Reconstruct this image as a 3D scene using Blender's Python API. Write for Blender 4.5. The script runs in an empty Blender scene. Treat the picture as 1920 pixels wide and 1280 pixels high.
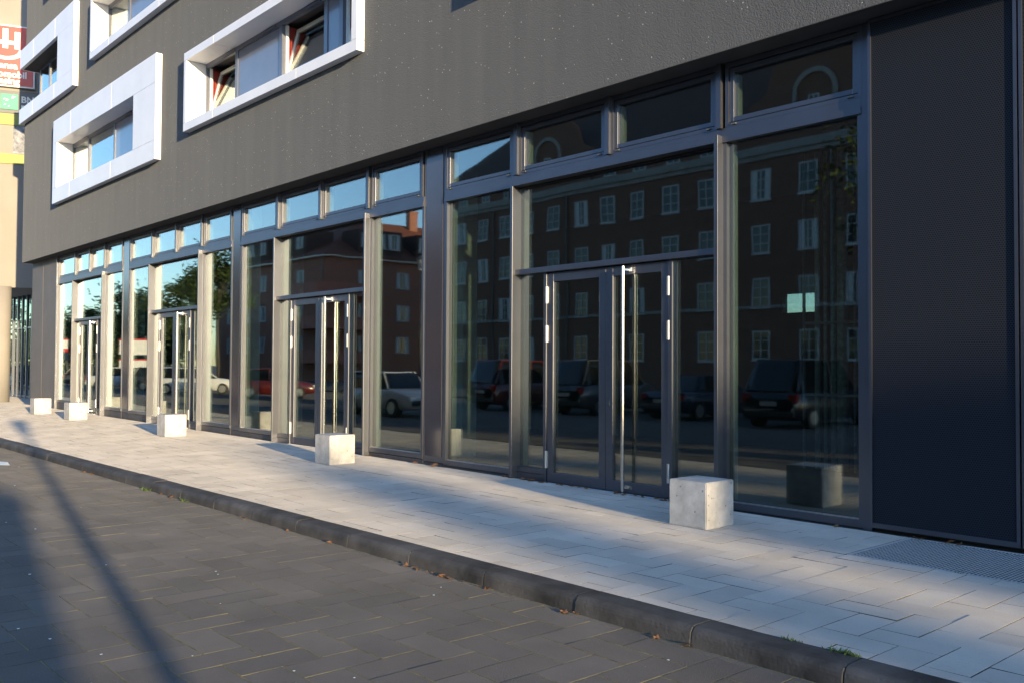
import bpy, bmesh, math, random
from mathutils import Vector, Matrix
R = math.radians
random.seed(7)
scene = bpy.context.scene
col = scene.collection

# ------------------------------------------------------------------ camera
YAW, PITCH, ROLL, FPX = 0.844038883, 0.0260293664, 0.00575145089, 1711.09
cam_d = bpy.data.cameras.new('camera')
cam = bpy.data.objects.new('camera', cam_d); col.objects.link(cam)
cam_d.sensor_fit = 'HORIZONTAL'; cam_d.sensor_width = 36.0
cam_d.lens = 36.0 * FPX / 1920.0
cam_d.clip_start = 0.05; cam_d.clip_end = 3000
fw = Vector((-math.sin(YAW)*math.cos(PITCH), math.cos(YAW)*math.cos(PITCH), math.sin(PITCH)))
rt = Vector((math.cos(YAW), math.sin(YAW), 0)); up = rt.cross(fw)
rt2 = rt*math.cos(ROLL) + up*math.sin(ROLL); up2 = -rt*math.sin(ROLL) + up*math.cos(ROLL)
cam.matrix_world = Matrix(((rt2.x, up2.x, -fw.x, 0), (rt2.y, up2.y, -fw.y, 0), (rt2.z, up2.z, -fw.z, 1.6), (0, 0, 0, 1)))
scene.camera = cam

# ------------------------------------------------------------------ light
SUN_AZ, SUN_EL = 11.3, 6.7            # azimuth measured from +X towards -Y
world = bpy.data.worlds.new('World'); scene.world = world; world.use_nodes = True
wn = world.node_tree.nodes; wl = world.node_tree.links
sky = wn.new('ShaderNodeTexSky'); sky.sky_type = 'NISHITA'; sky.sun_disc = False
sky.sun_elevation = R(SUN_EL); sky.sun_rotation = R(90 + SUN_AZ)
sky.air_density = 0.9; sky.dust_density = 0.3; sky.ozone_density = 2.0
tint = wn.new('ShaderNodeMix'); tint.data_type = 'RGBA'; tint.blend_type = 'MULTIPLY'; tint.inputs['Factor'].default_value = 1
tint.inputs['B'].default_value = (0.75, 0.82, 0.96, 1)      # camera white balance
wl.new(sky.outputs[0], tint.inputs['A']); wl.new(tint.outputs['Result'], wn['Background'].inputs[0]); wn['Background'].inputs[1].default_value = 0.15
sd = bpy.data.lights.new('sun', 'SUN'); sd.energy = 2.7; sd.angle = R(0.53); sd.color = (1.0, 0.75, 0.43)
sun = bpy.data.objects.new('sun', sd); col.objects.link(sun)
ldir = Vector((-math.cos(R(SUN_EL))*math.cos(R(SUN_AZ)), math.cos(R(SUN_EL))*math.sin(R(SUN_AZ)), -math.sin(R(SUN_EL))))
sun.rotation_euler = ldir.to_track_quat('-Z', 'Y').to_euler()
sun.location = (60, -12, 20)
scene.view_settings.view_transform = 'Standard'; scene.view_settings.look = 'None'
scene.view_settings.exposure = 2.1; scene.view_settings.gamma = 1
scene.render.engine = 'CYCLES'
scene.cycles.max_bounces = 10; scene.cycles.transparent_max_bounces = 24
scene.cycles.glossy_bounces = 6; scene.cycles.use_denoising = True
scene.cycles.sample_clamp_indirect = 6

# ------------------------------------------------------------------ materials
def new_mat(name):
    m = bpy.data.materials.new(name); m.use_nodes = True
    nt = m.node_tree
    return m, nt.nodes, nt.links, nt.nodes['Principled BSDF']
def N(nodes, t, **kw):
    n = nodes.new(t)
    for k, v in kw.items(): setattr(n, k, v)
    return n
def mat(name, c, rough=0.6, var=0.15, scale=3.0, bump=0.0, bscale=40.0, metal=0.0, c2=None, island=0.0, drough=0.0, spec=0.5, stretch=None, specks=()):
    m, n, l, b = new_mat(name)
    tc = N(n, 'ShaderNodeTexCoord')
    vec = tc.outputs['Object']
    if stretch:
        mp = N(n, 'ShaderNodeMapping'); mp.inputs['Scale'].default_value = stretch
        l.new(vec, mp.inputs['Vector']); vec = mp.outputs[0]
    no = N(n, 'ShaderNodeTexNoise'); no.inputs['Scale'].default_value = scale; no.inputs['Detail'].default_value = 6
    no.inputs['Roughness'].default_value = 0.62
    l.new(vec, no.inputs['Vector'])
    rp = N(n, 'ShaderNodeValToRGB')
    d = c2 or tuple(x*(1-var*1.6) for x in c)
    e = tuple(min(1, x*(1+var)) for x in c) if not c2 else c
    rp.color_ramp.elements[0].color = (*d, 1); rp.color_ramp.elements[1].color = (*e, 1)
    rp.color_ramp.elements[0].position = 0.3; rp.color_ramp.elements[1].position = 0.7
    l.new(no.outputs['Fac'], rp.inputs['Fac'])
    out = rp.outputs['Color']
    if island:
        g = N(n, 'ShaderNodeNewGeometry')
        mr = N(n, 'ShaderNodeMapRange'); mr.inputs['To Min'].default_value = 1-island; mr.inputs['To Max'].default_value = 1+island*0.6
        l.new(g.outputs['Random Per Island'], mr.inputs['Value'])
        mx = N(n, 'ShaderNodeMix', data_type='RGBA', blend_type='MULTIPLY'); mx.inputs['Factor'].default_value = 1
        l.new(out, mx.inputs['A']); l.new(mr.outputs[0], mx.inputs['B']); out = mx.outputs['Result']
    for (ssc, srad, sden, scol) in specks:                     # pores, gum spots, grit: small round marks at random places
        v = N(n, 'ShaderNodeTexVoronoi'); v.inputs['Scale'].default_value = ssc; l.new(tc.outputs['Object'], v.inputs['Vector'])
        sp = N(n, 'ShaderNodeSeparateColor'); l.new(v.outputs['Color'], sp.inputs[0])
        ra = N(n, 'ShaderNodeMath', operation='MULTIPLY'); l.new(sp.outputs[1], ra.inputs[0]); ra.inputs[1].default_value = srad
        th = N(n, 'ShaderNodeMath', operation='LESS_THAN'); l.new(v.outputs['Distance'], th.inputs[0]); l.new(ra.outputs[0], th.inputs[1])
        dn = N(n, 'ShaderNodeMath', operation='LESS_THAN'); l.new(sp.outputs[0], dn.inputs[0]); dn.inputs[1].default_value = sden
        mu = N(n, 'ShaderNodeMath', operation='MULTIPLY'); l.new(th.outputs[0], mu.inputs[0]); l.new(dn.outputs[0], mu.inputs[1])
        fa = N(n, 'ShaderNodeMath', operation='MULTIPLY'); l.new(mu.outputs[0], fa.inputs[0]); fa.inputs[1].default_value = 0.75
        mx = N(n, 'ShaderNodeMix', data_type='RGBA'); l.new(fa.outputs[0], mx.inputs['Factor']); l.new(out, mx.inputs['A']); mx.inputs['B'].default_value = (*scol, 1)
        out = mx.outputs['Result']
    l.new(out, b.inputs['Base Color'])
    b.inputs['Roughness'].default_value = rough; b.inputs['Metallic'].default_value = metal
    b.inputs['Specular IOR Level'].default_value = spec
    b.inputs['Diffuse Roughness'].default_value = drough
    if bump:
        n2 = N(n, 'ShaderNodeTexNoise'); n2.inputs['Scale'].default_value = bscale; n2.inputs['Detail'].default_value = 4
        l.new(tc.outputs['Object'], n2.inputs['Vector'])
        bp = N(n, 'ShaderNodeBump'); bp.inputs['Strength'].default_value = bump; bp.inputs['Distance'].default_value = 0.02
        l.new(n2.outputs['Fac'], bp.inputs['Height']); l.new(bp.outputs[0], b.inputs['Normal'])
    return m

def stucco_mat():
    m, n, l, b = new_mat('dark grey stucco')
    tc = N(n, 'ShaderNodeTexCoord'); ob = tc.outputs['Object']
    mp = N(n, 'ShaderNodeMapping'); mp.inputs['Scale'].default_value = (1.6, 1.6, 0.16); l.new(ob, mp.inputs['Vector'])
    big = N(n, 'ShaderNodeTexNoise'); big.inputs['Scale'].default_value = 2.2; big.inputs['Detail'].default_value = 5; l.new(mp.outputs[0], big.inputs['Vector'])
    fine = N(n, 'ShaderNodeTexNoise'); fine.inputs['Scale'].default_value = 62; fine.inputs['Detail'].default_value = 3; l.new(ob, fine.inputs['Vector'])
    rp = N(n, 'ShaderNodeValToRGB'); e = rp.color_ramp.elements
    e[0].color = (0.086, 0.096, 0.113, 1); e[1].color = (0.101, 0.112, 0.130, 1); e[0].position = 0.25; e[1].position = 0.75
    l.new(big.outputs['Fac'], rp.inputs['Fac'])
    # pale mineral flecks of the render coat: three sizes of small dots at random places
    last = rp.outputs['Color']
    for sc, rad, den, seed in ((2.3, 0.030, 0.5, 0.0), (6.5, 0.055, 0.3, 5.1), (15.0, 0.11, 0.6, 9.7)):
        mpp = N(n, 'ShaderNodeMapping'); mpp.inputs['Location'].default_value = (seed, 0, seed); mpp.inputs['Scale'].default_value = (1, 0, 1)
        l.new(ob, mpp.inputs['Vector'])
        v = N(n, 'ShaderNodeTexVoronoi'); v.inputs['Scale'].default_value = sc; l.new(mpp.outputs[0], v.inputs['Vector'])
        th = N(n, 'ShaderNodeMath', operation='LESS_THAN'); l.new(v.outputs['Distance'], th.inputs[0]); th.inputs[1].default_value = rad
        sp = N(n, 'ShaderNodeSeparateColor'); l.new(v.outputs['Color'], sp.inputs[0])
        mu0 = N(n, 'ShaderNodeMath', operation='MULTIPLY'); l.new(sp.outputs[1], mu0.inputs[0]); mu0.inputs[1].default_value = rad
        th = N(n, 'ShaderNodeMath', operation='LESS_THAN'); l.new(v.outputs['Distance'], th.inputs[0]); l.new(mu0.outputs[0], th.inputs[1])
        gt = N(n, 'ShaderNodeMath', operation='LESS_THAN'); l.new(sp.outputs[0], gt.inputs[0]); gt.inputs[1].default_value = den
        mu = N(n, 'ShaderNodeMath', operation='MULTIPLY'); l.new(th.outputs[0], mu.inputs[0]); l.new(gt.outputs[0], mu.inputs[1])
        mx = N(n, 'ShaderNodeMix', data_type='RGBA'); l.new(mu.outputs[0], mx.inputs['Factor']); l.new(last, mx.inputs['A']); mx.inputs['B'].default_value = (0.42, 0.42, 0.42, 1)
        last = mx.outputs['Result']
    l.new(last, b.inputs['Base Color']); b.inputs['Roughness'].default_value = 0.9; b.inputs['Diffuse Roughness'].default_value = 0.9
    b.inputs['Specular IOR Level'].default_value = 0.25
    bp = N(n, 'ShaderNodeBump'); bp.inputs['Strength'].default_value = 0.7; bp.inputs['Distance'].default_value = 0.010
    l.new(fine.outputs['Fac'], bp.inputs['Height']); l.new(bp.outputs[0], b.inputs['Normal'])
    return m

def glass_mat(name, tint, f0=0.12, wave=0.0, power=4.2):
    m, n, l, b = new_mat(name); n.remove(b)
    out = n['Material Output']
    lw = N(n, 'ShaderNodeLayerWeight'); lw.inputs['Blend'].default_value = 0.5
    pw = N(n, 'ShaderNodeMath', operation='POWER'); l.new(lw.outputs['Facing'], pw.inputs[0]); pw.inputs[1].default_value = power
    mr = N(n, 'ShaderNodeMapRange'); mr.inputs['To Min'].default_value = f0; mr.inputs['To Max'].default_value = 1.0
    l.new(pw.outputs[0], mr.inputs['Value'])
    tr = N(n, 'ShaderNodeBsdfTransparent'); tr.inputs[0].default_value = (*tint, 1)
    gl = N(n, 'ShaderNodeBsdfGlossy'); gl.inputs['Roughness'].default_value = 0.02; gl.inputs['Color'].default_value = (0.93, 0.97, 0.96, 1)
    mx = N(n, 'ShaderNodeMixShader'); l.new(mr.outputs[0], mx.inputs[0]); l.new(tr.outputs[0], mx.inputs[1]); l.new(gl.outputs[0], mx.inputs[2])
    if wave:
        tc = N(n, 'ShaderNodeTexCoord'); no = N(n, 'ShaderNodeTexNoise'); no.inputs['Scale'].default_value = 0.9; no.inputs['Detail'].default_value = 1
        l.new(tc.outputs['Object'], no.inputs['Vector'])
        bp = N(n, 'ShaderNodeBump'); bp.inputs['Strength'].default_value = wave; bp.inputs['Distance'].default_value = 0.02
        l.new(no.outputs['Fac'], bp.inputs['Height']); l.new(bp.outputs[0], gl.inputs['Normal'])
    l.new(mx.outputs[0], out.inputs['Surface'])
    return m

def perforated_mat():
    m, n, l, b = new_mat('perforated anthracite sheet')
    tc = N(n, 'ShaderNodeTexCoord')
    mp = N(n, 'ShaderNodeMapping'); mp.inputs['Scale'].default_value = (1/0.022, 1, 1/0.019); l.new(tc.outputs['Object'], mp.inputs['Vector'])
    sx = N(n, 'ShaderNodeSeparateXYZ'); l.new(mp.outputs[0], sx.inputs[0])
    fl = N(n, 'ShaderNodeMath', operation='FLOOR'); l.new(sx.outputs['Z'], fl.inputs[0])
    half = N(n, 'ShaderNodeMath', operation='MULTIPLY'); l.new(fl.outputs[0], half.inputs[0]); half.inputs[1].default_value = 0.5
    xs = N(n, 'ShaderNodeMath', operation='ADD'); l.new(sx.outputs['X'], xs.inputs[0]); l.new(half.outputs[0], xs.inputs[1])
    fx_ = N(n, 'ShaderNodeMath', operation='FRACT'); l.new(xs.outputs[0], fx_.inputs[0])
    fz_ = N(n, 'ShaderNodeMath', operation='FRACT'); l.new(sx.outputs['Z'], fz_.inputs[0])
    cx = N(n, 'ShaderNodeCombineXYZ'); l.new(fx_.outputs[0], cx.inputs[0]); l.new(fz_.outputs[0], cx.inputs[1])
    ds = N(n, 'ShaderNodeVectorMath', operation='DISTANCE'); l.new(cx.outputs[0], ds.inputs[0]); ds.inputs[1].default_value = (0.5, 0.5, 0)
    th = N(n, 'ShaderNodeMath', operation='LESS_THAN'); l.new(ds.outputs['Value'], th.inputs[0]); th.inputs[1].default_value = 0.34
    mx = N(n, 'ShaderNodeMix', data_type='RGBA'); l.new(th.outputs[0], mx.inputs['Factor'])
    mx.inputs['A'].default_value = (0.022, 0.027, 0.039, 1); mx.inputs['B'].default_value = (0.005, 0.006, 0.009, 1)
    l.new(mx.outputs['Result'], b.inputs['Base Color']); b.inputs['Roughness'].default_value = 0.55
    b.inputs['Specular IOR Level'].default_value = 0.12
    return m

def brick_mat(name, c1, c2, mortar, bw=0.24, bh=0.077, vary=1.0):
    m, n, l, b = new_mat(name)
    tc = N(n, 'ShaderNodeTexCoord')
    sp = N(n, 'ShaderNodeSeparateXYZ'); l.new(tc.outputs['Object'], sp.inputs[0])
    ad = N(n, 'ShaderNodeMath', operation='ADD'); l.new(sp.outputs[0], ad.inputs[0]); l.new(sp.outputs[1], ad.inputs[1])
    cb = N(n, 'ShaderNodeCombineXYZ'); l.new(ad.outputs[0], cb.inputs[0]); l.new(sp.outputs[2], cb.inputs[1])
    br = N(n, 'ShaderNodeTexBrick'); l.new(cb.outputs[0], br.inputs['Vector'])
    br.inputs['Color1'].default_value = (*c1, 1); br.inputs['Color2'].default_value = (*c2, 1); br.inputs['Mortar'].default_value = (*mortar, 1)
    br.inputs['Scale'].default_value = 1; br.inputs['Mortar Size'].default_value = 0.008; br.inputs['Brick Width'].default_value = bw; br.inputs['Row Height'].default_value = bh
    l.new(br.outputs['Color'], b.inputs['Base Color']); b.inputs['Roughness'].default_value = 0.85
    return m

M = {}
M['stucco'] = stucco_mat()
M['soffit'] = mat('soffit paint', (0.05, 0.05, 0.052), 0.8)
M['alu'] = mat('anthracite coated aluminium', (0.160, 0.170, 0.200), 0.42, 0.05, 2.0, 0.0, 3.0, metal=0.95, spec=0.4)
M['alu_panel'] = mat('anthracite gloss panel', (0.085, 0.085, 0.105), 0.17, 0.06, 1.0, 0.03, 1.6, metal=0.5, spec=0.6)
M['alu_matt'] = mat('anthracite matt cladding', (0.15, 0.135, 0.125), 0.6, 0.08, 2.0, 0.0)
M['gap'] = mat('black gasket', (0.008, 0.008, 0.009), 0.7)
M['plinth'] = mat('dark plinth', (0.055, 0.056, 0.068), 0.55, 0.2, 6.0, 0.1, 60)
M['white'] = mat('white coated sheet', (0.84, 0.86, 0.90), 0.36, 0.04, 1.2, spec=0.4)
M['white_pvc'] = mat('white window bar', (0.72, 0.73, 0.72), 0.4, 0.04)
M['wframe'] = mat('slate blue window frame', (0.11, 0.125, 0.17), 0.3, 0.05, spec=0.6)
M['spandrel'] = mat('slate blue infill panel', (0.14, 0.155, 0.20), 0.14, 0.04, spec=0.8)
M['glass'] = glass_mat('shop glass', (0.66, 0.74, 0.71), 0.155, 0.07)
M['glass_up'] = glass_mat('window glass', (0.70, 0.76, 0.76), 0.16, 0.05)
M['glass_dim'] = glass_mat('uncoated screen glass', (0.6, 0.68, 0.64), 0.03, 0.0, 10)
M['steel'] = mat('brushed stainless steel', (0.62, 0.62, 0.62), 0.22, 0.05, 30, metal=1.0)
M['alum_bright'] = mat('satin aluminium hinge', (0.58, 0.58, 0.58), 0.35, 0.06, metal=0.9)
M['concrete'] = mat('cast concrete', (0.52, 0.51, 0.485), 0.85, 0.20, 4.0, 0.25, 60, spec=0.2, specks=((22, 0.24, 0.14, (0.22, 0.21, 0.19)), (60, 0.25, 0.5, (0.26, 0.25, 0.22))))
M['perf'] = perforated_mat()
M['galv'] = mat('galvanised grating', (0.50, 0.53, 0.56), 0.55, 0.12, 20, metal=0.2)
M['pit'] = mat('grating pit', (0.03, 0.03, 0.032), 0.9)
M['kerb'] = mat('dark kerb stone', (0.066, 0.064, 0.062), 0.8, 0.5, 2.2, 0.2, 45, island=0.18)
M['paver'] = mat('light concrete paver', (0.50, 0.47, 0.42), 0.9, 0.10, 1.1, 0.25, 120, island=0.10, spec=0.2, drough=0.35, specks=((3.1, 0.06, 0.3, (0.16, 0.155, 0.15)), (14, 0.10, 0.25, (0.28, 0.27, 0.25)), (90, 0.35, 0.35, (0.30, 0.29, 0.27))))
M['joint'] = mat('paver joint sand', (0.065, 0.062, 0.052), 0.95, 0.3, 20)
M['roadpaver'] = mat('grey road block', (0.086, 0.085, 0.086), 0.85, 0.13, 1.3, 0.25, 110, island=0.12, spec=0.3, drough=0.8, specks=((2.3, 0.05, 0.3, (0.04, 0.04, 0.04)), (9, 0.05, 0.2, (0.22, 0.21, 0.2)), (110, 0.33, 0.4, (0.13, 0.125, 0.12))))
M['moss'] = mat('mossy joint', (0.20, 0.185, 0.085), 0.95, 0.4, 9, 0.4, 60, c2=(0.045, 0.045, 0.032))
M['asphalt'] = mat('asphalt', (0.07, 0.068, 0.066), 0.9, 0.15, 1.0, 0.3, 80)
M['dirt'] = mat('ground soil', (0.09, 0.09, 0.07), 0.95)
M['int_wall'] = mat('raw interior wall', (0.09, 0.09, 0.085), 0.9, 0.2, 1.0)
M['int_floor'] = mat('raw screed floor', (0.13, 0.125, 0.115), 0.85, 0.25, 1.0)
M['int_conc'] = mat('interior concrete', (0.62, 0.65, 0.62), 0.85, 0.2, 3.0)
M['foil'] = mat('pipe insulation foil', (0.72, 0.74, 0.72), 0.45, 0.25, 14, 0.5, 20, metal=0.2)
M['paper'] = mat('white card', (0.75, 0.80, 0.78), 0.6, 0.03)
M['old_white'] = mat('aged white paint', (0.42, 0.43, 0.42), 0.6, 0.1)
M['curtain'] = mat('dark red curtain', (0.20, 0.02, 0.014), 0.85, 0.2, 5)
M['room'] = mat('room wall', (0.09, 0.085, 0.08), 0.9)
M['leaf'] = mat('foliage', (0.085, 0.13, 0.035), 0.6, 0.2, 0.8, c2=(0.035, 0.065, 0.018), island=0.5)
M['bark'] = mat('bark', (0.11, 0.09, 0.07), 0.9, 0.3, 8, 0.5, 20)
M['dryleaf'] = mat('dry leaf', (0.24, 0.115, 0.05), 0.7, 0.3, 20, c2=(0.13, 0.065, 0.03))
M['weed'] = mat('weed green', (0.10, 0.16, 0.03), 0.6, 0.3, 30)
M['cream'] = mat('cream render', (0.26, 0.25, 0.235), 0.85, 0.06, 0.6, 0.05, 60)
M['lime'] = mat('lime green band', (0.27, 0.30, 0.09), 0.6, 0.05)
M['sign_red'] = mat('sign red', (0.55, 0.035, 0.03), 0.35, 0.05)
M['sign_white'] = mat('sign white', (0.80, 0.80, 0.78), 0.4, 0.03)
M['sign_green'] = mat('sign green', (0.02, 0.33, 0.20), 0.4, 0.06)
M['sign_grey'] = mat('sign slate', (0.10, 0.115, 0.135), 0.5, 0.05)
M['banner'] = mat('printed banner', (0.30, 0.33, 0.40), 0.6, 0.5, 5, c2=(0.05, 0.06, 0.08))
M['brick'] = brick_mat('brown brick', (0.18, 0.078, 0.046), (0.13, 0.058, 0.036), (0.11, 0.085, 0.068))
M['brick2'] = brick_mat('red brick', (0.38, 0.135, 0.08), (0.28, 0.10, 0.065), (0.25, 0.19, 0.15))
M['tile'] = brick_mat('roof tile', (0.20, 0.065, 0.035), (0.15, 0.05, 0.03), (0.05, 0.03, 0.02), 0.25, 0.32)
M['tile_dark'] = brick_mat('dark roof tile', (0.085, 0.045, 0.035), (0.065, 0.038, 0.03), (0.03, 0.02, 0.018), 0.25, 0.32)
M['stone'] = mat('grey stone band', (0.26, 0.25, 0.23), 0.85)
M['salmon'] = mat('salmon balcony', (0.42, 0.16, 0.11), 0.7)
M['wpane'] = mat('window pane sheen', (0.025, 0.03, 0.03), 0.06, 0.2, spec=0.5)
M['net'] = mat('net curtain', (0.55, 0.57, 0.57), 0.9, 0.1, 6)
M['black'] = mat('black rubber', (0.015, 0.015, 0.016), 0.7)
M['carglass'] = mat('car glass', (0.010, 0.012, 0.013), 0.08, 0.1, spec=0.25)
M['redlamp'] = mat('red tail lamp', (0.28, 0.008, 0.006), 0.2, 0.1)
M['steel_dark'] = mat('painted steel post', (0.10, 0.11, 0.11), 0.5)
for nm, c in dict(silver=(0.50, 0.52, 0.54), white=(0.75, 0.76, 0.76), black=(0.02, 0.02, 0.024), red=(0.10, 0.012, 0.012), blue=(0.012, 0.018, 0.045), grey=(0.05, 0.053, 0.058)).items():
    M['car_'+nm] = mat('car paint '+nm, c, 0.25, 0.03, spec=0.8)

# ------------------------------------------------------------------ mesh helpers
class MB:
    def __init__(s): s.v = []; s.f = []; s.mi = []
    def add(s, vs, fs, mi=0):
        o = len(s.v); s.v += [tuple(v) for v in vs]; s.f += [tuple(i+o for i in f) for f in fs]; s.mi += [mi]*len(fs)
    def box(s, x0, x1, y0, y1, z0, z1, mi=0):
        if x0 > x1: x0, x1 = x1, x0
        if y0 > y1: y0, y1 = y1, y0
        if z0 > z1: z0, z1 = z1, z0
        s.add([(x0,y0,z0),(x1,y0,z0),(x1,y1,z0),(x0,y1,z0),(x0,y0,z1),(x1,y0,z1),(x1,y1,z1),(x0,y1,z1)],
              [(0,3,2,1),(4,5,6,7),(0,1,5,4),(1,2,6,5),(2,3,7,6),(3,0,4,7)], mi)
        return s
    def obox(s, c, ux, uy, uz, mi=0):
        c = Vector(c); ux = Vector(ux); uy = Vector(uy); uz = Vector(uz); vs = []
        for k in (-1, 1):
            for a, b in ((-1,-1),(1,-1),(1,1),(-1,1)): vs.append(c + ux*a + uy*b + uz*k)
        s.add(vs, [(0,3,2,1),(4,5,6,7),(0,1,5,4),(1,2,6,5),(2,3,7,6),(3,0,4,7)], mi); return s
    def tube(s, p0, p1, r0, r1=None, n=12, mi=0, caps=True):
        r1 = r0 if r1 is None else r1
        p0 = Vector(p0); p1 = Vector(p1); d = (p1-p0).normalized()
        a = d.orthogonal().normalized(); b = d.cross(a); vs = []
        for p, r in ((p0, r0), (p1, r1)):
            for i in range(n):
                t = 2*math.pi*i/n; vs.append(p + a*math.cos(t)*r + b*math.sin(t)*r)
        fs = [(i, (i+1) % n, n+(i+1) % n, n+i) for i in range(n)]
        if caps: fs += [tuple(range(n-1, -1, -1)), tuple(range(n, 2*n))]
        s.add(vs, fs, mi); return s
    def build(s, name, m, parent=None, smooth=False, bevel=0.0, loc=None):
        me = bpy.data.meshes.new(name); me.from_pydata(s.v, [], s.f)
        for mm in (m if isinstance(m, (list, tuple)) else [m]): me.materials.append(mm)
        if any(s.mi): me.polygons.foreach_set('material_index', s.mi)
        if smooth: me.polygons.foreach_set('use_smooth', [True]*len(s.f))
        me.update()
        o = bpy.data.objects.new(name, me); col.objects.link(o)
        if loc is not None:
            o.location = loc
        if parent: o.parent = parent
        if bevel:
            md = o.modifiers.new('bevel', 'BEVEL'); md.width = bevel; md.segments = 2; md.limit_method = 'ANGLE'
        return o
def tag(o, label=None, cat=None, group=None, kind=None):
    if label: o['label'] = label
    if cat: o['category'] = cat
    if group: o['group'] = group
    if kind: o['kind'] = kind
    return o
def thing(name, label, cat, loc=(0,0,0), rz=0.0, group=None):
    o = bpy.data.objects.new(name, None); col.objects.link(o); o.location = loc; o.rotation_euler = (0,0,rz)
    o.empty_display_size = 0.2
    return tag(o, label, cat, group)
def copy_tree(o, parent=None):
    c = o.copy(); col.objects.link(c); c.parent = parent
    for ch in list(o.children): copy_tree(ch, c)
    return c
def text_mesh(txt, size, depth, m, name, parent, origin, ux, uy, bold=0.0, align='LEFT'):
    cu = bpy.data.curves.new('t', 'FONT'); cu.body = txt; cu.size = size; cu.extrude = depth; cu.offset = bold; cu.align_x = align; cu.resolution_u = 3
    t = bpy.data.objects.new('t', cu); col.objects.link(t)
    dg = bpy.context.evaluated_depsgraph_get(); me = bpy.data.meshes.new_from_object(t.evaluated_get(dg))
    bpy.data.objects.remove(t); me.materials.clear(); me.materials.append(m); me.name = name
    ux = Vector(ux).normalized(); uy = Vector(uy).normalized(); uz = ux.cross(uy)
    mt = Matrix(((ux.x, uy.x, uz.x, origin[0]), (ux.y, uy.y, uz.y, origin[1]), (ux.z, uy.z, uz.z, origin[2]), (0,0,0,1)))
    me.transform(mt)
    o = bpy.data.objects.new(name, me); col.objects.link(o); o.parent = parent
    return o

# ------------------------------------------------------------------ ground levels
YK, YF = 4.82, 8.66                    # back of kerb, facade
def walk_z(x, y):                      # the pavement rises a little towards the facade further down the street
    s = min(0.0048*max(0.0, -x-5), 0.15)
    return s*max(0.0, min(1.0, (y-YK)/(YF-YK)))
ROAD_Z = -0.12

def paver_set(name, m, x0, x1, y0, y1, W, zf, gap, angle_long_x, jit, thick=0.03, bond='herring', cham=0.003, side=None):
    mb = MB()
    def tile(ax, ay, bx, by):
        ax = max(ax, x0); bx = min(bx, x1); ay = max(ay, y0); by = min(by, y1)
        if bx-ax < 0.03 or by-ay < 0.03: return
        ax += gap/2; bx -= gap/2; ay += gap/2; by -= gap/2
        dz = random.gauss(0, jit); tx = random.gauss(0, jit*1.3); ty = random.gauss(0, jit*1.3); c = cham
        top = []; mid = []; bot = []
        for (px, py, sx, sy) in ((ax,ay,1,1),(bx,ay,-1,1),(bx,by,-1,-1),(ax,by,1,-1)):
            h = zf(px, py) + dz + tx*sx + ty*sy
            top.append((px+sx*c, py+sy*c, h)); mid.append((px, py, h-c)); bot.append((px, py, h-thick))
        mb.add(top+mid, [(0,1,2,3)] + [(4+i, 4+(i+1) % 4, (i+1) % 4, i) for i in range(4)])
        mb.add(mid+bot, [(4+i, 4+(i+1) % 4, (i+1) % 4, i) for i in range(4)], 1)
    if bond == 'herring':
        for i in range(math.floor(x0/W)-2, math.ceil(x1/W)+2):
            for j in range(math.floor(y0/W)-2, math.ceil(y1/W)+2):
                k = (i-j) % 4
                if k == 0: tile(i*W, j*W, (i+2)*W, (j+1)*W)
                elif k == 3: tile(i*W, j*W, (i+1)*W, (j+2)*W)
    else:
        j = 0; y = y0
        while y < y1-0.02:
            x = x0 - random.random()*2*W
            while x < x1: tile(x, y, x+2*W, min(y+W, y1)); x += 2*W
            y += W; j += 1
    return mb.build(name, [m, side or m])

# structure: ground, road, pavement
XR = 3.0
g = MB().box(-700, 700, -700, 700, -0.6, -0.34).build('ground', M['dirt']); tag(g, kind='structure')
mb = MB(); mb.box(-260, 160, -16, YK-0.14, -0.33, ROAD_Z-0.0024); tag(mb.build('road_bed', M['moss']), kind='structure')
mb = MB(); mb.box(-260, -46, -12, YK-0.2, ROAD_Z-0.0023, ROAD_Z-0.0005); mb.box(XR+1, 160, -12, YK-0.2, ROAD_Z-0.0023, ROAD_Z-0.0005)
mb.box(-46, XR+1, -12, -2.0, ROAD_Z-0.0023, ROAD_Z-0.0005); tag(mb.build('road_surface', M['roadpaver']), kind='structure')
tag(paver_set('road', M['roadpaver'], -46, XR+1, -2.0, YK-0.24, 0.2515, lambda x, y: ROAD_Z, 0.009, True, 0.0004, cham=0.001, side=M['moss']), kind='structure')
def walk_sheet(name, x0, x1, y0, y1, dz, m, nx=30):
    mb = MB(); 
    for i in range(nx):
        a = x0+(x1-x0)*i/nx; b = x0+(x1-x0)*(i+1)/nx
        mb.add([(a,y0,walk_z(a,y0)+dz),(b,y0,walk_z(b,y0)+dz),(b,y1,walk_z(b,y1)+dz),(a,y1,walk_z(a,y1)+dz)], [(0,1,2,3)])
    o = mb.build(name, m); tag(o, kind='structure'); return o
walk_sheet('pavement_bed', -36, XR+1, YK, YF+0.05, -0.0055, M['joint'])
YB = 7.375                             # line between the two paver bonds (front of the concrete cubes)
GX0 = -3.97                            # left edge of the metal grating
tag(paver_set('pavement', M['paver'], -36, XR+1, YK+0.003, YB, 0.2475, walk_z, 0.0058, False, 0.0006, cham=0.001, side=M['joint']), kind='structure')
tag(paver_set('pavement_edge_strip', M['paver'], -36, GX0-0.01, YB+0.008, YF-0.08, 0.255, walk_z, 0.004, True, 0.0005, bond='run', cham=0.001, side=M['joint']), kind='structure')
o = MB().box(-120, -36.0, 4.82, 40, -0.3, 0.02).build('far_pavement', M['paver']); tag(o, kind='structure')
o = MB().box(XR+1, 130, 4.82, 40, -0.3, 0.0).build('near_pavement', M['paver']); tag(o, kind='structure')
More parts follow.
